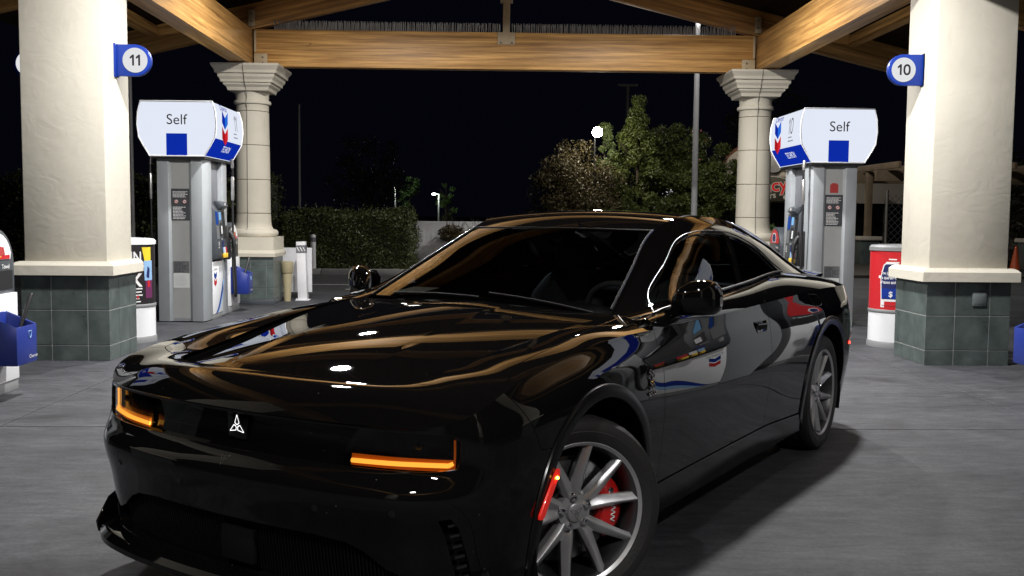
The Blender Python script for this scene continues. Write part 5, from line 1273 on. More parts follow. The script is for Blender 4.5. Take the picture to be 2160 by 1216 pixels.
m = MB(); m.add(*(lambda q: ([tuple(v) for v in q], [(0,1,2,3)]))([(-1.60,-.62,1.38),(-1.60,.62,1.38),(-2.9,.60,1.36),(-2.9,-.60,1.36)])); m.build('headliner', 'dash_plastic', car, fix=False)
# papers behind the glass, wiper, nozzles
m = MB(); m.add([(-.74,-.62,1.060),(-.90,-.60,1.080),(-.86,-.40,1.085),(-.72,-.43,1.066)], [(0,1,2,3)]); m.build('dash_paper', 'paper', car, fix=False)
X = topsurf(np.array([-.93,-1.02,-1.03,-.94]), np.array([-.955,-.955,-.84,-.83])); m = MB(); m.add([tuple(q-[0,0,.006]) for q in X], [(0,1,2,3)]); m.build('windshield_sticker', 'paper', car, fix=False)
for y0, y1 in ((.62,.05),(.02,-.52)):
    X = topsurf(np.linspace(-.60, -.64, 8), np.linspace(y0, y1, 8)/.69); m = MB(); m.tube([tuple(q+[0,0,.010]) for q in X], .006, 6); w = m.build('wiper', 'matte_black', car)
m = MB()
P = []
for y in np.linspace(-.74, .74, 20): P.append([(-.585, y, .985+.07*(1-(y/.74)**2)), (-.66, y, 1.0+.075*(1-(y/.74)**2))])
m.grid(P); m.build('cowl', 'matte_black', car, fix=False)
# ------------------------------------------------------------------ wheels
TW = .305
def tyre_mesh():
    m = MB(); r, h = .362, TW/2
    prof = [(.262,-h+.02),(.272,-h+.012),(.30,-h+.002),(.325,-h),(.345,-h+.006),(.355,-h+.018),(.3605,-h+.035),(.362,-h+.06)]
    for c in (-.075,-.028,.028,.075): prof += [(.362,c-.0055),(.354,c-.0045),(.354,c+.0045),(.362,c+.0055)]
    prof += [(.362,h-.06),(.3605,h-.035),(.355,h-.018),(.345,h-.006),(.325,h),(.315,h-.001),(.311,h+.001),(.30,h-.002),(.272,h-.012),(.262,h-.02)]
    m.lathe(prof, 96, axis='y', cap=False); return m.mesh('tyre', 'tyre', smooth=28)
def sipes():
    """shoulder blocks of the tread, proud of the carcass"""
    m = MB(); h = TW/2
    for k in range(56):
        a = 2*math.pi*k/56; M = Matrix.Rotation(-a, 4, 'Y')
        for sg in (-1, 1):
            q = [(.3585, h-.026), (.3632, h-.045), (.3632, .084), (.358, .084)]
            d = .0165
            vs = []
            for dz in (-d, d):
                for rr, yy in q: vs.append(tuple(M @ Vector((rr, yy*sg, dz+(.006*(yy-.1)/.05)))))
            m.add(vs, [(0,1,2,3),(7,6,5,4),(0,4,5,1),(1,5,6,2),(2,6,7,3)])
    return m.mesh('tread_block', 'tyre', smooth=0)
def rim_mesh():
    m = MB(); h = TW/2-.012
    prof = [(.250,-h),(.262,-h),(.266,-h+.006),(.250,-h+.02),(.236,-h+.05),(.230,-.02),(.236,.05),(.246,h-.045),(.250,h-.022),(.258,h-.012),(.262,h-.010),(.2705,h-.002),(.272,h+.004),(.2695,h+.006),(.264,h+.001),(.2575,h-.004),(.252,h-.014),(.246,h-.03),(.240,h-.07)]
    m.lathe(prof[:9], 96, axis='y', cap=False, mi=1); m.lathe(prof[8:16], 96, axis='y', cap=False); m.lathe(prof[15:], 96, axis='y', cap=False, mi=1); return m.mesh('rim', ['rim', 'rim_dark'], smooth=32)
def spoke_mesh():
    """one V of two arms; local: wheel axis y, pointing up z"""
    m = MB(); h = TW/2-.012
    for sg in (-1, 1):
        A = R(90); secs = []
        # (radius, angle offset, half width, face y, back y)
        for r, da, w, yf, yb in ((.050, 10.0, .020, h-.040, h-.085), (.085, 11.0, .024, h-.028, h-.080), (.125, 13.5, .0245, h-.022, h-.075), (.185, 16.2, .020, h-.014, h-.066), (.235, 17.8, .0175, h-.006, h-.056), (.259, 18.2, .0195, h-.004, h-.05)):
            a = A+R(da)*sg; d = Vector((math.cos(a), 0, math.sin(a))); e = Vector((-math.sin(a), 0, math.cos(a)))*sg
            c = d*r
            # cross-section: chamfered face with a ridge towards the outside of the V
            secs.append([tuple(c+e*w*.80+Vector((0, yb, 0))), tuple(c+e*w+Vector((0, yf-.013, 0))), tuple(c+e*w*.42+Vector((0, yf, 0))), tuple(c+e*w*.18+Vector((0, yf, 0))), tuple(c-e*w+Vector((0, yf-.020, 0))), tuple(c-e*w*.80+Vector((0, yb, 0)))])
        P = [q+[q[0]] for q in secs]; m.grid(P, flip=sg > 0); m.add(secs[0], [tuple(range(6))]); m.add(secs[-1], [tuple(range(6))[::-1]])
    # web between the arms near the hub
    a0 = R(90); 
    m.add([(.018,h-.045,.05),(-.018,h-.045,.05),(-.03,h-.038,.10),(.03,h-.038,.10),(.0,h-.042,.118)], [(0,1,2,4,3)])
    return m.mesh('spoke', 'rim', smooth=22, bev=.0016, seg=2)
ME_T, ME_S, ME_R, ME_SP = tyre_mesh(), sipes(), rim_mesh(), spoke_mesh()
m = MB(); h = TW/2-.012; m.lathe([(.072,h-.09),(.072,h-.055),(.066,h-.040),(.040,h-.036),(.036,h-.030),(.0335,h-.029)], 40, axis='y'); ME_H = m.mesh('hub', 'rim', smooth=30)
m = MB(); m.lathe([(.034,h-.03),(.034,h-.026),(.031,h-.024),(.0,h-.0235)], 32, axis='y', cap=False); ME_C = m.mesh('centre_cap', 'rim', smooth=40)
m = MB(); m.lathe([(.0135,h-.05),(.0135,h-.024),(.0105,h-.018),(.0,h-.016)], 6, axis='y', cap=False); m.lathe([(.019,h-.048),(.0185,h-.0395),(.0145,h-.0385)], 20, axis='y', cap=False); ME_L = m.mesh('lug_nut', 'chrome', smooth=25)
m = MB(); m.lathe([(.19,-.005),(.20,.0),(.20,.022),(.19,.027),(.09,.027),(.085,.04),(.06,.045)], 64, axis='y'); ME_D = m.mesh('brake_disc', 'disc', smooth=30)
def caliper_mesh():
    m = MB(); P = []
    for a in np.linspace(-36, 36, 15):
        r0, r1 = .118+.012*(abs(a) > 30), .222-.016*(abs(a)/36)**2; y0, y1 = -.03, .062-.016*(abs(a)/36)**3
        d = (math.cos(R(a)), math.sin(R(a)))
        P.append([(d[0]*r, y, d[1]*r) for r, y in ((r0,y0),(r0,y1-.02),(r0+.015,y1),(.5*(r0+r1),y1+.004),(r1-.02,y1-.002),(r1,y1-.02),(r1,y0),(r0,y0))])
    m.grid(P); m.add(P[0][:-1], [tuple(range(7))]); m.add(P[-1][:-1], [tuple(range(7))[::-1]]); return m.mesh('brake_caliper', 'caliper_red', smooth=35, bev=.003)
ME_K = caliper_mesh()
m = MB(); m.lathe([(.012,.050),(.012,.061),(.008,.063),(.0,.063)], 12, axis='y', cap=False); ME_KB = m.mesh('caliper_bolt', 'dark_chrome', smooth=30)
def wheel(cx, sg, steer=0., spin=0., cal=10.):
    w = bpy.data.objects.new('wheel', None); COL.objects.link(w); w.parent = car; w.empty_display_size = .1
    L = Vector((-math.sin(steer), math.cos(steer), 0))
    off = .168-TW/2+.012-.01
    base = Vector((cx, .80*sg, RZ))+L*sg*(.168-(TW/2-.012))
    M = Matrix.Translation(base) @ rotz(steer+(math.pi if sg < 0 else 0))
    w.matrix_local = M
    S_ = Matrix.Rotation(spin, 4, 'Y')
    link('tyre', ME_T, w); tag(link('tread_block', ME_S, w), kind='stuff'); link('rim', ME_R, w, S_); link('hub', ME_H, w, S_); cc = link('centre_cap', ME_C, w, S_)
    for k in range(5):
        A = Matrix.Rotation(-R(72*k), 4, 'Y') @ S_; link('spoke', ME_SP, w, A)
        link('lug_nut', ME_L, w, A @ Matrix.Translation((0, 0, .0555)))
    dsk = link('brake_disc', ME_D, w, Matrix.Translation((0, .02, 0)))
    k = link('brake_caliper', ME_K, w, Matrix.Translation((0, .03, 0)) @ Matrix.Rotation(-R(cal), 4, 'Y')); [link('caliper_bolt', ME_KB, k, Matrix.Translation((.175*math.cos(R(a)), 0, .175*math.sin(R(a))))) for a in (-24, 24)]
    lm = MB(); lm.tube([(.172+.009*math.sin(i*1.25), .0675, -.045+.09*i/26) for i in range(27)], .0022, 4); link('caliper_script', lm.mesh('caliper_script', 'paper'), k)
    emb = emblem('cap_emblem', (0, h-.0225, 0), (-1, 0, 0), (0, 0, -1), .028, 'rim_dark', .12, w); emb.parent = w; emb.matrix_local = S_
    return w
wheel(0, 1, -.5547, R(8), 184); wheel(0, -1, -.5547, .4, 180-8); wheel(-3.074, 1, 0, R(20), 8); wheel(-3.074, -1, 0, .3, 8)
# ------------------------------------------------------------------ things just behind the left island
t = thing('square_post', 'white square guard post with striped tape beside the round column', 'post', (-3.09, 16.98, 0), 0)
Mt = Matrix.Rotation(R(2.0), 4, 'Y')
m = MB(); m.box((-.075, -.075, 0), (.075, .075, .99), M=Matrix.Rotation(R(-1.6), 4, 'Y')); m.build('post', 'post_white', t, bev=.008)
m = MB(); m.box((-.0775, -.0775, .80), (.0775, .0775, .93), M=Matrix.Rotation(R(-1.6), 4, 'Y')); tp = m.build('tape', 'tape_grey', t)
for k in range(3):
    m = MB(); x0 = -.07+.05*k; m.add([tuple(Matrix.Rotation(R(-1.6), 4, 'Y') @ Vector(p)) for p in ((x0, -.0785, .90), (x0+.02, -.0785, .90), (x0+.055, -.0785, .83), (x0+.035, -.0785, .83))], [(0, 1, 2, 3)]); m.build('stripe', 'print_white', tp, fix=False)
m = MB(); m.box((-.11, -.11, 0), (.11, .11, .012)); bp_ = m.build('base_plate', 'post_white', t)
for dx in (-.09, .09): 
    m = MB(); m.lathe([(.014, .012), (.014, .03), (.0, .034)], 8, c=(dx, -.09, 0), cap=False); m.build('bolt', 'post_white', bp_)
t = thing('barrier_board', 'plain white board panel between the round column and the guard post', 'panel', (-3.32, 17.45, 0), 0)
m = MB(); m.box((-.26, -.02, .10), (.30, .02, .87)); m.build('board', 'post_white', t, bev=.004)
for x in (-.2, .22):
    m = MB(); m.box((x-.02, .021, 0), (x+.02, .06, .85)); m.build('stake', 'pole_grey', t)
t = thing('tan_waste_can', 'tall tapered tan can beside the round column base', 'can', (-3.31, 16.75, 0), 0)
m = MB(); m.lathe([(.055, 0), (.085, .50)], 20); m.build('body', 'tan_plastic', t, smooth=40)
m = MB(); m.lathe([(.09, .47), (.098, .48), (.105, .66), (.09, .665)], 20); m.build('rim', 'tan_plastic', t, smooth=40)
t = thing('round_bollard', 'pale round steel bollard with striped tape in front of the hedge', 'bollard', (-4.33, 25.2, 0), 0)
m = MB(); m.lathe([(.068, .0), (.068, .90), (.055, .935), (.0, .95)], 24, cap=False); m.build('post', 'post_white', t, smooth=40)
m = MB(); m.lathe([(.070, .76), (.070, .87)], 24, cap=False); m.build('tape', 'tape_grey', t, smooth=60)
# ------------------------------------------------------------------ foliage
def leaf_cloud(name, mt, parent, pts, size, seed=1, flat=.0, outward=None):
    rr = np.random.RandomState(seed); n = len(pts); P = np.asarray(pts)
    a = rr.normal(size=(n, 3)); 
    if outward is not None: a = a*.8+outward
    a /= np.linalg.norm(a, axis=1)[:, None]; b = np.cross(a, rr.normal(size=(n, 3))); b /= np.linalg.norm(b, axis=1)[:, None]; c = np.cross(a, b)
    s = size*rr.uniform(.6, 1.35, n)[:, None]
    V = np.empty((n, 4, 3)); V[:, 0] = P-b*s; V[:, 1] = P+c*s*.45; V[:, 2] = P+b*s; V[:, 3] = P-c*s*.45
    me = bpy.data.meshes.new(name); me.vertices.add(4*n); me.vertices.foreach_set('co', V.reshape(-1)); me.loops.add(4*n); me.loops.foreach_set('vertex_index', np.arange(4*n)); me.polygons.add(n); me.polygons.foreach_set('loop_start', np.arange(n)*4); me.polygons.foreach_set('loop_total', np.full(n, 4)); me.update(calc_edges=True); me.validate()
    me.materials.append(MATS[mt]); return link(name, me, parent)
def hedge(loc, L, D, H, label, seed, n, dens=1.):
    t = thing('clipped_hedge', label, 'hedge', loc, 0); rr = np.random.RandomState(seed)
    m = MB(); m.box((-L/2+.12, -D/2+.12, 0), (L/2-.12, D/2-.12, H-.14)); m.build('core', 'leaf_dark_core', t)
    f = rr.rand(n); P = np.empty((n, 3)); x = rr.uniform(-L/2, L/2, n); y = rr.uniform(-D/2, D/2, n); z = rr.uniform(0, H, n)
    top = f < .34; fr = (f >= .34) & (f < .88); sd = f >= .88
    bump_ = .07*np.sin(x*3.1+seed)+.05*np.sin(x*7.7+y*5)+rr.normal(0, .035, n)
    P[:] = np.stack([x, y, z], 1); P[top, 2] = H+bump_[top]; P[fr, 1] = -D/2-.04+.05*np.sin(x[fr]*4.3+z[fr]*5)+rr.normal(0, .05, fr.sum()); P[sd, 0] = np.where(rr.rand(sd.sum()) < .5, -L/2, L/2)+rr.normal(0, .05, sd.sum())
    P[fr, 2] = np.minimum(P[fr, 2], H+bump_[fr])
    out = np.zeros((n, 3)); out[top, 2] = 1; out[fr, 1] = -1
    tag(leaf_cloud('foliage', 'hedge_leaf', t, P, .036, seed, outward=out*.7), kind='stuff')
    k = 260; tw = np.stack([rr.uniform(-L/2, L/2, k), rr.uniform(-D/2, D/2, k), H+np.abs(rr.normal(.05, .07, k))], 1); tag(leaf_cloud('shoots', 'hedge_leaf', t, np.repeat(tw, 4, 0)+rr.normal(0, .035, (k*4, 3)), .03, seed+1), kind='stuff')
hedge((-3.55, 26.5, .05), 3.3, 1.5, 1.42, 'dark clipped hedge left of the low white wall, behind the bollard', 4, 17000)
hedge((-9.3, 26.6, .05), 7.6, 1.5, 2.3, 'tall dark hedge seen between the left column and the pump', 9, 15000)
def tree(loc, label, h, rx, rz_, mt, n, size, seed, zc=.6, conical=False, clumps=26, lean=0., extra=None, group='trees behind the forecourt', trunk_r=.10):
    t = thing('tree', label, 'tree', loc, 0, group); rr = np.random.RandomState(seed)
    m = MB(); top = Vector((lean, 0, h*.8)); m.tube([(0, 0, -.05), (.03, 0, h*.2), (lean*.4, .04, h*.45), tuple(top)], [trunk_r, trunk_r*.8, trunk_r*.55, trunk_r*.15], 8)
    for k in range(9):
        a = rr.uniform(0, 6.28); z0 = h*rr.uniform(.2, .65); L = rx*rr.uniform(.5, .95); b = Vector((lean*z0/h, 0, z0)); e = b+Vector((math.cos(a)*L, math.sin(a)*L, h*.16)); m.tube([tuple(b), tuple((b+e)/2+Vector((0, 0, .1))), tuple(e)], [trunk_r*.4, trunk_r*.25, trunk_r*.08], 6)
    m.build('trunk', 'bark', t, smooth=50)
    C = []; 
    for k in range(clumps):
        while True:
            q = rr.uniform(-1, 1, 3)
            if np.linalg.norm(q) < 1: break
        z = q[2]
        if conical: w = (1-(z+1)/2)**.75+.08; q[:2] *= w*1.15
        C.append((lean*(z+1)/2+q[0]*rx, q[1]*rx, h*zc+z*rz_, rr.uniform(.28, .5)*rx*(.55 if conical else .8)))
    C = np.array(C); idx = rr.randint(0, len(C), n); d = rr.normal(size=(n, 3)); d /= np.linalg.norm(d, axis=1)[:, None]; r = rr.rand(n)[:, None]**.4
    P = C[idx, :3]+d*r*C[idx, 3:4]*np.array([1, 1, .8]); P[:, 2] = np.maximum(P[:, 2], .25)
    tag(leaf_cloud('crown', mt, t, P, size, seed+5, outward=d*.5), kind='stuff')
    if extra:
        P2 = C[rr.randint(0, len(C), extra[1]), :3]+rr.normal(0, .22, (extra[1], 3)); tag(leaf_cloud('blossoms', extra[0], t, P2, .05, seed+8), kind='stuff')
    return t
tree((2.75, 31.2, 0), 'brownish olive tree under the glowing flood lamp', 3.9, 1.35, 1.55, 'leaf_olive', 30000, .045, 11, .52, clumps=120)
tree((3.75, 32.0, 0), 'slim pointed green tree just right of the flood lamp', 4.75, .70, 2.1, 'leaf_lit', 20000, .05, 12, .52, True, 70)
tree((4.75, 31.6, 0), 'tallest pointed green tree in the middle of the group', 5.35, 1.15, 2.35, 'leaf_green', 32000, .05, 13, .52, True, 110)
tree((6.1, 32.3, 0), 'bushy dark green tree with pale blossoms behind the tall white pole', 4.5, 1.25, 1.9, 'leaf_green', 30000, .05, 14, .54, clumps=90, extra=('blossom', 60))
tree((7.15, 31.8, 0), 'rounded green tree next to the right round column', 3.9, 1.05, 1.6, 'leaf_green', 24000, .05, 15, .53, clumps=70)
tree((8.2, 30.2, 0), 'small bright green bush at the foot of the right round column', 1.9, .5, .8, 'leaf_bright', 1800, .05, 16, .55, clumps=18, trunk_r=.04)
tree((-5.6, 48, 0), 'dim dark tree far beyond the hedge', 5.2, 1.75, 1.9, 'leaf_dark', 6000, .07, 21, .62, clumps=40)
tree((-4.9, 64, 0), 'small lit tree beside the first far street lamp', 4.3, .75, 1.1, 'leaf_bright', 900, .10, 22, .66, clumps=16, group='small lit trees far away')
tree((-2.4, 60, 0), 'small bright tree under the second far street lamp', 3.9, .6, 1.3, 'leaf_bright', 900, .10, 23, .6, clumps=16, group='small lit trees far away')
tree((12.5, 42, 0), 'dark tree behind the restaurant roof', 7.0, 2.3, 2.0, 'leaf_dark', 6000, .08, 24, .72, clumps=40)
tree((17.5, 33.5, 0), 'leafy dark tree behind the lattice gate', 4.0, 1.5, 1.7, 'leaf_dark', 5000, .06, 27, .55, clumps=40)
tree((-6.3, 21.5, 0), 'dark leafy tree behind the left pump and round column', 3.4, .9, 1.5, 'hedge_leaf', 5200, .045, 28, .56, clumps=34)
# low wall with notice
t = thing('low_wall', 'low white wall with a notice, right of the hedge', 'wall', (1.2, 28.1, 0), 0)
m = MB(); m.box((-3.4, -.12, .0), (3.6, .12, 1.28)); m.build('wall', 'post_white', t, bev=.015)
m = MB(); m.box((-3.27, -.13, .58), (-2.93, -.121, 1.10)); nt_ = m.build('notice', 'notice_white', t); lines(nt_, 'notice_print', 'print_dark', (-3.10, -.133, .84), (1, 0, 0), (0, 0, 1), .28, .44, 12, 3, .4); m = MB(); m.box((-3.25, -.1305, .995), (-2.95, -.130, 1.0)); m.build('notice_rule', 'print_dark', nt_)
for i, (x, z, s, mt) in enumerate(((-.95, .95, .32, 'leaf_olive'), (-.2, .9, .35, 'hedge_leaf'), (2.4, .8, .4, 'hedge_leaf'))):
    t = thing('shrub', ['olive shrub in front of the low white wall', 'dark shrub growing at the low white wall behind the car roof', 'shrub at the wall end under the trees'][i], 'shrub', (x, 27.6, 0), 0, 'shrubs along the low wall'); rr = np.random.RandomState(40+i)
    d = rr.normal(size=(1300, 3)); d /= np.linalg.norm(d, axis=1)[:, None]; P = d*rr.rand(1300, 1)**.4*np.array([s*1.25, s, s*.75])+[0, 0, z]; tag(leaf_cloud('foliage', mt, t, P, .04, 50+i, outward=d*.4), kind='stuff')
    m = MB(); m.tube([(0, 0, 0), (.03, 0, .4), (0, .02, z)], [.03, .025, .012], 6); m.build('stem', 'bark', t)
    m = MB()
    for k in range(12): a = rr.uniform(-1, 1, 2)*s; m.tube([(a[0]*.4, a[1]*.4, z), (a[0]*1.3, a[1], z+s*rr.uniform(.9, 1.5))], .006, 4)
    tag(m.build('twigs', 'bark', t), kind='stuff')
# ------------------------------------------------------------------ light poles
def pole(name, loc, h, r, mt, label, cat='pole', group=None):
    t = thing(name, label, cat, loc, 0, group); m = MB(); m.lathe([(r*1.15, 0), (r, .1), (r*.72, h)], 12); m.build('pole', mt, t, smooth=50); m = MB(); m.lathe([(r*2, 0), (r*2, .06), (r*1.3, .09)], 12); m.build('base', mt, t); return t
t = pole('light_pole', (4.88, 23.5, 0), 7.6, .075, 'post_white', 'tall white pole rising in front of the trees and past the timber beam')
m = MB(); m.box((-.18, -.45, 7.6), (.18, .25, 7.72)); m.build('lamp_head', 'pole_grey', t)
m = MB(); m.box((-.14, -.40, 7.585), (.14, .20, 7.599)); m.build('lamp_lens', 'far_lamp', t)
l = bpy.data.lights.new('lot_light', 'AREA'); l.shape = 'RECTANGLE'; l.size = .28; l.size_y = .6; l.energy = 750; l.color = (1, .97, .92); o = bpy.data.objects.new('lot_light', l); COL.objects.link(o); o.parent = t; o.location = (0, -.1, 7.58)
t = pole('light_pole', (-7.4, 40, 0), 5.7, .07, 'pole_grey', 'slim grey pole far beyond the hedge', group=None)
m = MB(); m.sphere((0, 0, 5.72), .06); m.build('cap', 'pole_grey', t)
t = pole('light_pole', (6.4, 46, 0), 7.4, .12, 'pole_grey', 'slim pole with a small double lamp head above the tallest tree')
m = MB(); m.box((-.45, -.1, 7.36), (.45, .1, 7.46)); m.build('lamp_head', 'pole_grey', t)
t = pole('light_pole', (-7.9, 22.5, 0), 6.5, .10, 'pole_grey', 'grey pole rising behind the header of the pump marked 11')
m = MB(); m.box((-.2, -.2, 6.5), (.2, .2, 6.6)); m.build('lamp_head', 'pole_grey', t)
t = pole('flood_lamp', (3.30, 30.8, 0), 3.9, .03, 'pump_black', 'glaring flood lamp on a slim dark pole before the trees', 'lamp')
m = MB(); m.tube([(0, 0, 3.85), (0, -.1, 4.05), (0, -.6, 4.08)], .025, 6); m.build('hood', 'pump_black', t, smooth=40)
m = MB(); m.sphere((0, -.68, 3.97), (.15, .11, .15), 16, 10); m.build('bulb', 'flood_lens', t)
l = bpy.data.lights.new('flood', 'POINT'); l.energy = 45; l.shadow_soft_size = .14; l.color = (1, .90, .72); o = bpy.data.objects.new('flood', l); COL.objects.link(o); o.parent = t; o.location = (0, -.95, 3.97)
for i, (x, y, h) in enumerate(((-5.6, 62, 3.0), (-2.75, 58, 2.55))):
    t = pole('street_lamp', (x, y, 0), h, .06, 'pole_grey', ['far small street lamp left of the lit tree', 'far small street lamp hanging over the bright tree'][i], 'lamp', 'far street lamps')
    m = MB(); m.tube([(0, 0, h-.05), (.0, 0, h+.10), (-.25, 0, h+.14)], .035, 6); m.build('arm', 'pole_grey', t); m = MB(); m.sphere((-.27, -.02, h+.10), (.13, .1, .06), 10, 6); m.build('lens', 'far_lamp', t)
    l = bpy.data.lights.new('street', 'POINT'); l.energy = 60; l.shadow_soft_size = .1; l.color = (.9, 1, .85); o = bpy.data.objects.new('street', l); COL.objects.link(o); o.parent = t; o.location = (-.1, -.5, h+.0)
# ------------------------------------------------------------------ restaurant, pergola and gate on the right
b = thing('restaurant', 'low stucco burger restaurant with a lit script sign and curved parapet', 'building', (12.5, 35.5, 0), 0)
m = MB(); m.box((-4.2, 0, 0), (9.5, 7, .40)); m.box((-4.2, 0, 2.0), (9.5, 7, 3.3)); m.box((-4.2, .9, .35), (9.5, 7, 2.1)); wl = m.build('wall', 'far_stucco', b, smooth=0)
m = MB(); par = [(-4.2, 3.2)]+[(-4.2+2.6*k/14, 3.25+.8*math.sin(math.pi*min(1, k/14*1.05))**.6) for k in range(15)]+[(-1.5, 3.2)]; m.prism(par, -.14, .12, 'y'); m.build('parapet', 'far_stucco', b, smooth=30)
m = MB(); m.tube([(x, -.15, z+.03) for x, z in par[1:-1]], .06, 6); m.build('coping', 'roof_clay', b)
m = MB(); m.lathe([(.30, -.155), (.30, -.145), (.26, -.145)], 24, c=(-2.35, 0, 3.35), axis='y'); m.build('roundel', 'kerb_concrete', b)
for k in range(5):
    m = MB(); x0 = -4.1+k*1.5; m.box((x0, .3, .41), (x0+1.38, .34, 1.98)); w_ = m.build('window', 'dark_glass', b); m = MB(); m.box((x0+1.39, .2, .40), (x0+1.49, .36, 1.99)); m.build('mullion', 'pole_dark', w_)
sg_ = thing('restaurant_sign', 'dark sign board with red script lettering and cream outline', 'sign', (9.95, 35.25, 2.45), 0)
m = MB(); m.box((-.95, -.05, -.42), (.95, .08, .46)); bd_ = m.build('board', 'shop_sign_back', sg_, bev=.03)
M_ = Matrix.Rotation(R(8), 4, 'Y')
text('script_lettering', 'Fancy', 'shop_sign_cream', bd_, (-.10, -.056, .10), (1, 0, .12), (-.0, 0, 1), .66, .62, .05); text('script_lettering', 'Fancy', 'shop_sign_red', bd_, (-.10, -.062, .10), (1, 0, .12), (0, 0, 1), .66, .62, .012)
text('second_lettering', 'Burgers', 'shop_sign_cream', bd_, (-.22, -.058, -.25), (1, 0, .14), (0, 0, 1), .30, .30, .02)
m = MB(); m.tube([(.95*math.cos(a), -.055, .1+.36*math.sin(a)) for a in np.linspace(.3, 2.8, 16)], .018, 5); m.build('sign_arc', 'shop_sign_cream', bd_)
m = MB(); m.sphere((.72, -.05, -.26), (.22, .02, .12), 12, 6); m.build('burger_drawing', 'shop_sign_cream', bd_)
ps_ = thing('window_poster', 'yellow poster reading NEW in the restaurant window', 'poster', (10.45, 35.7, .42), 0)
m = MB(); m.box((-.40, .0, 0), (.40, .02, .62)); p_ = m.build('sheet', 'poster_yellow', ps_); text('new_lettering', 'NEW', 'poster_red', p_, (0, -.004, .47), (1, 0, 0), (0, 0, 1), .26, .24, .02)
m = MB(); m.lathe([(0, 0), (.32, 0)], 24, c=(.05, -.003, .12), axis='y', cap=False); m.v = [(x, y, .02+max(0, z-.02)*.55) for x, y, z in m.v]; m.build('food_picture', 'poster_food', p_, fix=False)
pg_ = thing('pergola', 'timber pergola on tiled pedestals before the restaurant', 'pergola', (14.6, 30.5, 0), 0)
for x, y in ((-2.9, .0), (1.4, -1.5), (5.5, -1.5)):
    m = MB(); m.box((x-.28, y-.28, 0), (x+.28, y+.28, .80)); pd_ = m.build('pedestal', 'slate_tile', pg_, bev=.01); m = MB(); m.box((x-.34, y-.34, .80), (x+.34, y+.34, .92)); m.build('pedestal_cap', 'far_stucco', pd_, bev=.02)
    m = MB(); m.box((x-.09, y-.09, .92), (x+.09, y+.09, 2.9)); m.build('post', 'far_wood' if x < 0 else 'pole_dark', pg_, bev=.01)
for y, z, x0, x1 in ((-1.5, 2.55, -3.3, 6.2), (.4, 2.55, -3.3, 6.2)):
    m = MB(); m.box((x0, y-.07, z), (x1, y+.07, z+.32)); m.build('beam', 'far_wood', pg_, bev=.01)
for k in range(9):
    x = -3.0+k*1.1; m = MB(); m.box((x-.05, -2.5, 2.90), (x+.05, 3.0, 3.08)); m.build('rafter', 'far_wood', pg_, bev=.008)
gt_ = thing('lattice_gate', 'dark lattice fence panel with a steel post below the pergola', 'fence', (12.6, 29.2, 0), 0)
m = MB(); m.tube([(-.85, 0, 0), (-.85, 0, 2.3)], .045, 10); m.build('post', 'gate_steel', gt_, smooth=50); m = MB(); m.tube([(1.2, 0, 0), (1.2, 0, 2.3)], .035, 10); m.build('post', 'gate_steel', gt_, smooth=50)
m = MB()
for k in range(-10, 14):
    for sgn in (1, -1):
        x0 = -.8+k*.2; a, c = Vector((x0, .0, .15)), Vector((x0+sgn*2.0, .0, 2.15)); 
        t0 = max(0, min(1, ((-.82-a.x)/(c.x-a.x)) if sgn > 0 else ((1.18-a.x)/(c.x-a.x)))) if (a.x < -.82 and sgn > 0) or (a.x > 1.18 and sgn < 0) else 0
        t1 = min(1, ((1.18-a.x)/(c.x-a.x)) if sgn > 0 else ((-.82-a.x)/(c.x-a.x)))
        if t1 > t0+.02: m.tube([tuple(a.lerp(c, t0)), tuple(a.lerp(c, t1))], .008, 4)
tag(m.build('lattice', 'pole_dark', gt_), kind='stuff')
t = thing('traffic_cone', 'orange traffic cone beside the tiled pedestal at the right', 'cone', (15.68, 29.25, 0), 0)
m = MB(); m.lathe([(.155, .03), (.03, .68), (.0, .69)], 20, cap=False); m.build('cone', 'cone_orange', t, smooth=40); m = MB(); m.box((-.2, -.2, 0), (.2, .2, .03)); m.build('foot', 'cone_orange', t, bev=.01)
lf = thing('fallen_leaf', 'small pale scrap lying on the concrete left of the car nose', 'litter', (-1.62, 4.72, .003), .3)
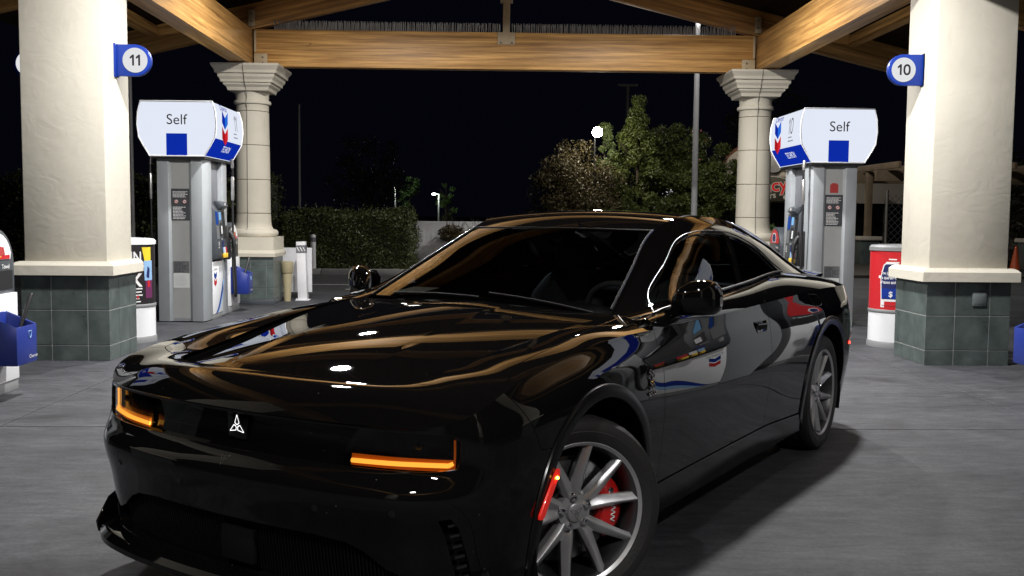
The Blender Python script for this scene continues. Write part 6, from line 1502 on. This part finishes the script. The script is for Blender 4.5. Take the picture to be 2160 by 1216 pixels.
m = MB(); m.add([(-.03, -.006, 0), (.0, -.010, .006), (.035, -.004, .002), (.032, .008, .004), (-.005, .012, .008), (-.03, .006, .001)], [(0, 1, 2, 3, 4, 5)]); m.build('scrap', 'paper', lf, fix=False)

fb = thing('white_building', 'pale lit building glimpsed through the trees', 'building', (8.2, 38.5, 0), 0)
m = MB(); m.box((-2.6, 0, 0), (1.6, 4, 2.7)); m.build('wall', 'post_white', fb); m = MB(); m.box((-2.8, -.3, 2.7), (1.8, 4.2, 2.9)); m.build('roof', 'kerb_concrete', fb)
for x in (-1.6, .3):
    m = MB(); m.box((x, -.02, .9), (x+.9, .02, 2.1)); m.build('window', 'dark_glass', fb)
wl_ = thing('added_wall_lamp', 'unseen wall lamp added to light the pale building behind the trees', 'lamp', (7.6, 38.2, 2.55), 0)  # added lamp, brightens the pale building
m = MB(); m.box((-.15, -.12, -.06), (.15, .28, .06)); m.build('housing', 'pole_grey', wl_); m = MB(); m.box((-.12, -.1, -.08), (.12, .1, -.062)); m.build('lens', 'far_lamp', wl_)
l = bpy.data.lights.new('added_wall_fill', 'POINT'); l.energy = 45; l.shadow_soft_size = .1; o = bpy.data.objects.new('added_wall_fill', l); COL.objects.link(o); o.parent = wl_; o.location = (0, -.35, -.25)
sl_ = thing('added_sign_lamp', 'unseen small lamp added to light the restaurant sign and parapet', 'lamp', (10.1, 34.3, 4.4), 0)  # added lamp, brightens the sign and parapet
m = MB(); m.tube([(0, 1.2, .1), (0, .5, .25), (0, .1, .2), (0, 0, .05)], .025, 6); m.build('arm', 'pole_dark', sl_); m = MB(); m.lathe([(.04, .08), (.14, -.05), (.13, -.055)], 14); m.build('shade', 'pole_dark', sl_); m = MB(); m.sphere((0, 0, -.04), .05); m.build('bulb', 'far_lamp', sl_)
l = bpy.data.lights.new('added_sign_fill', 'POINT'); l.energy = 70; l.shadow_soft_size = .06; l.color = (1, .9, .75); o = bpy.data.objects.new('added_sign_fill', l); COL.objects.link(o); o.parent = sl_; o.location = (0, -.1, -.16)
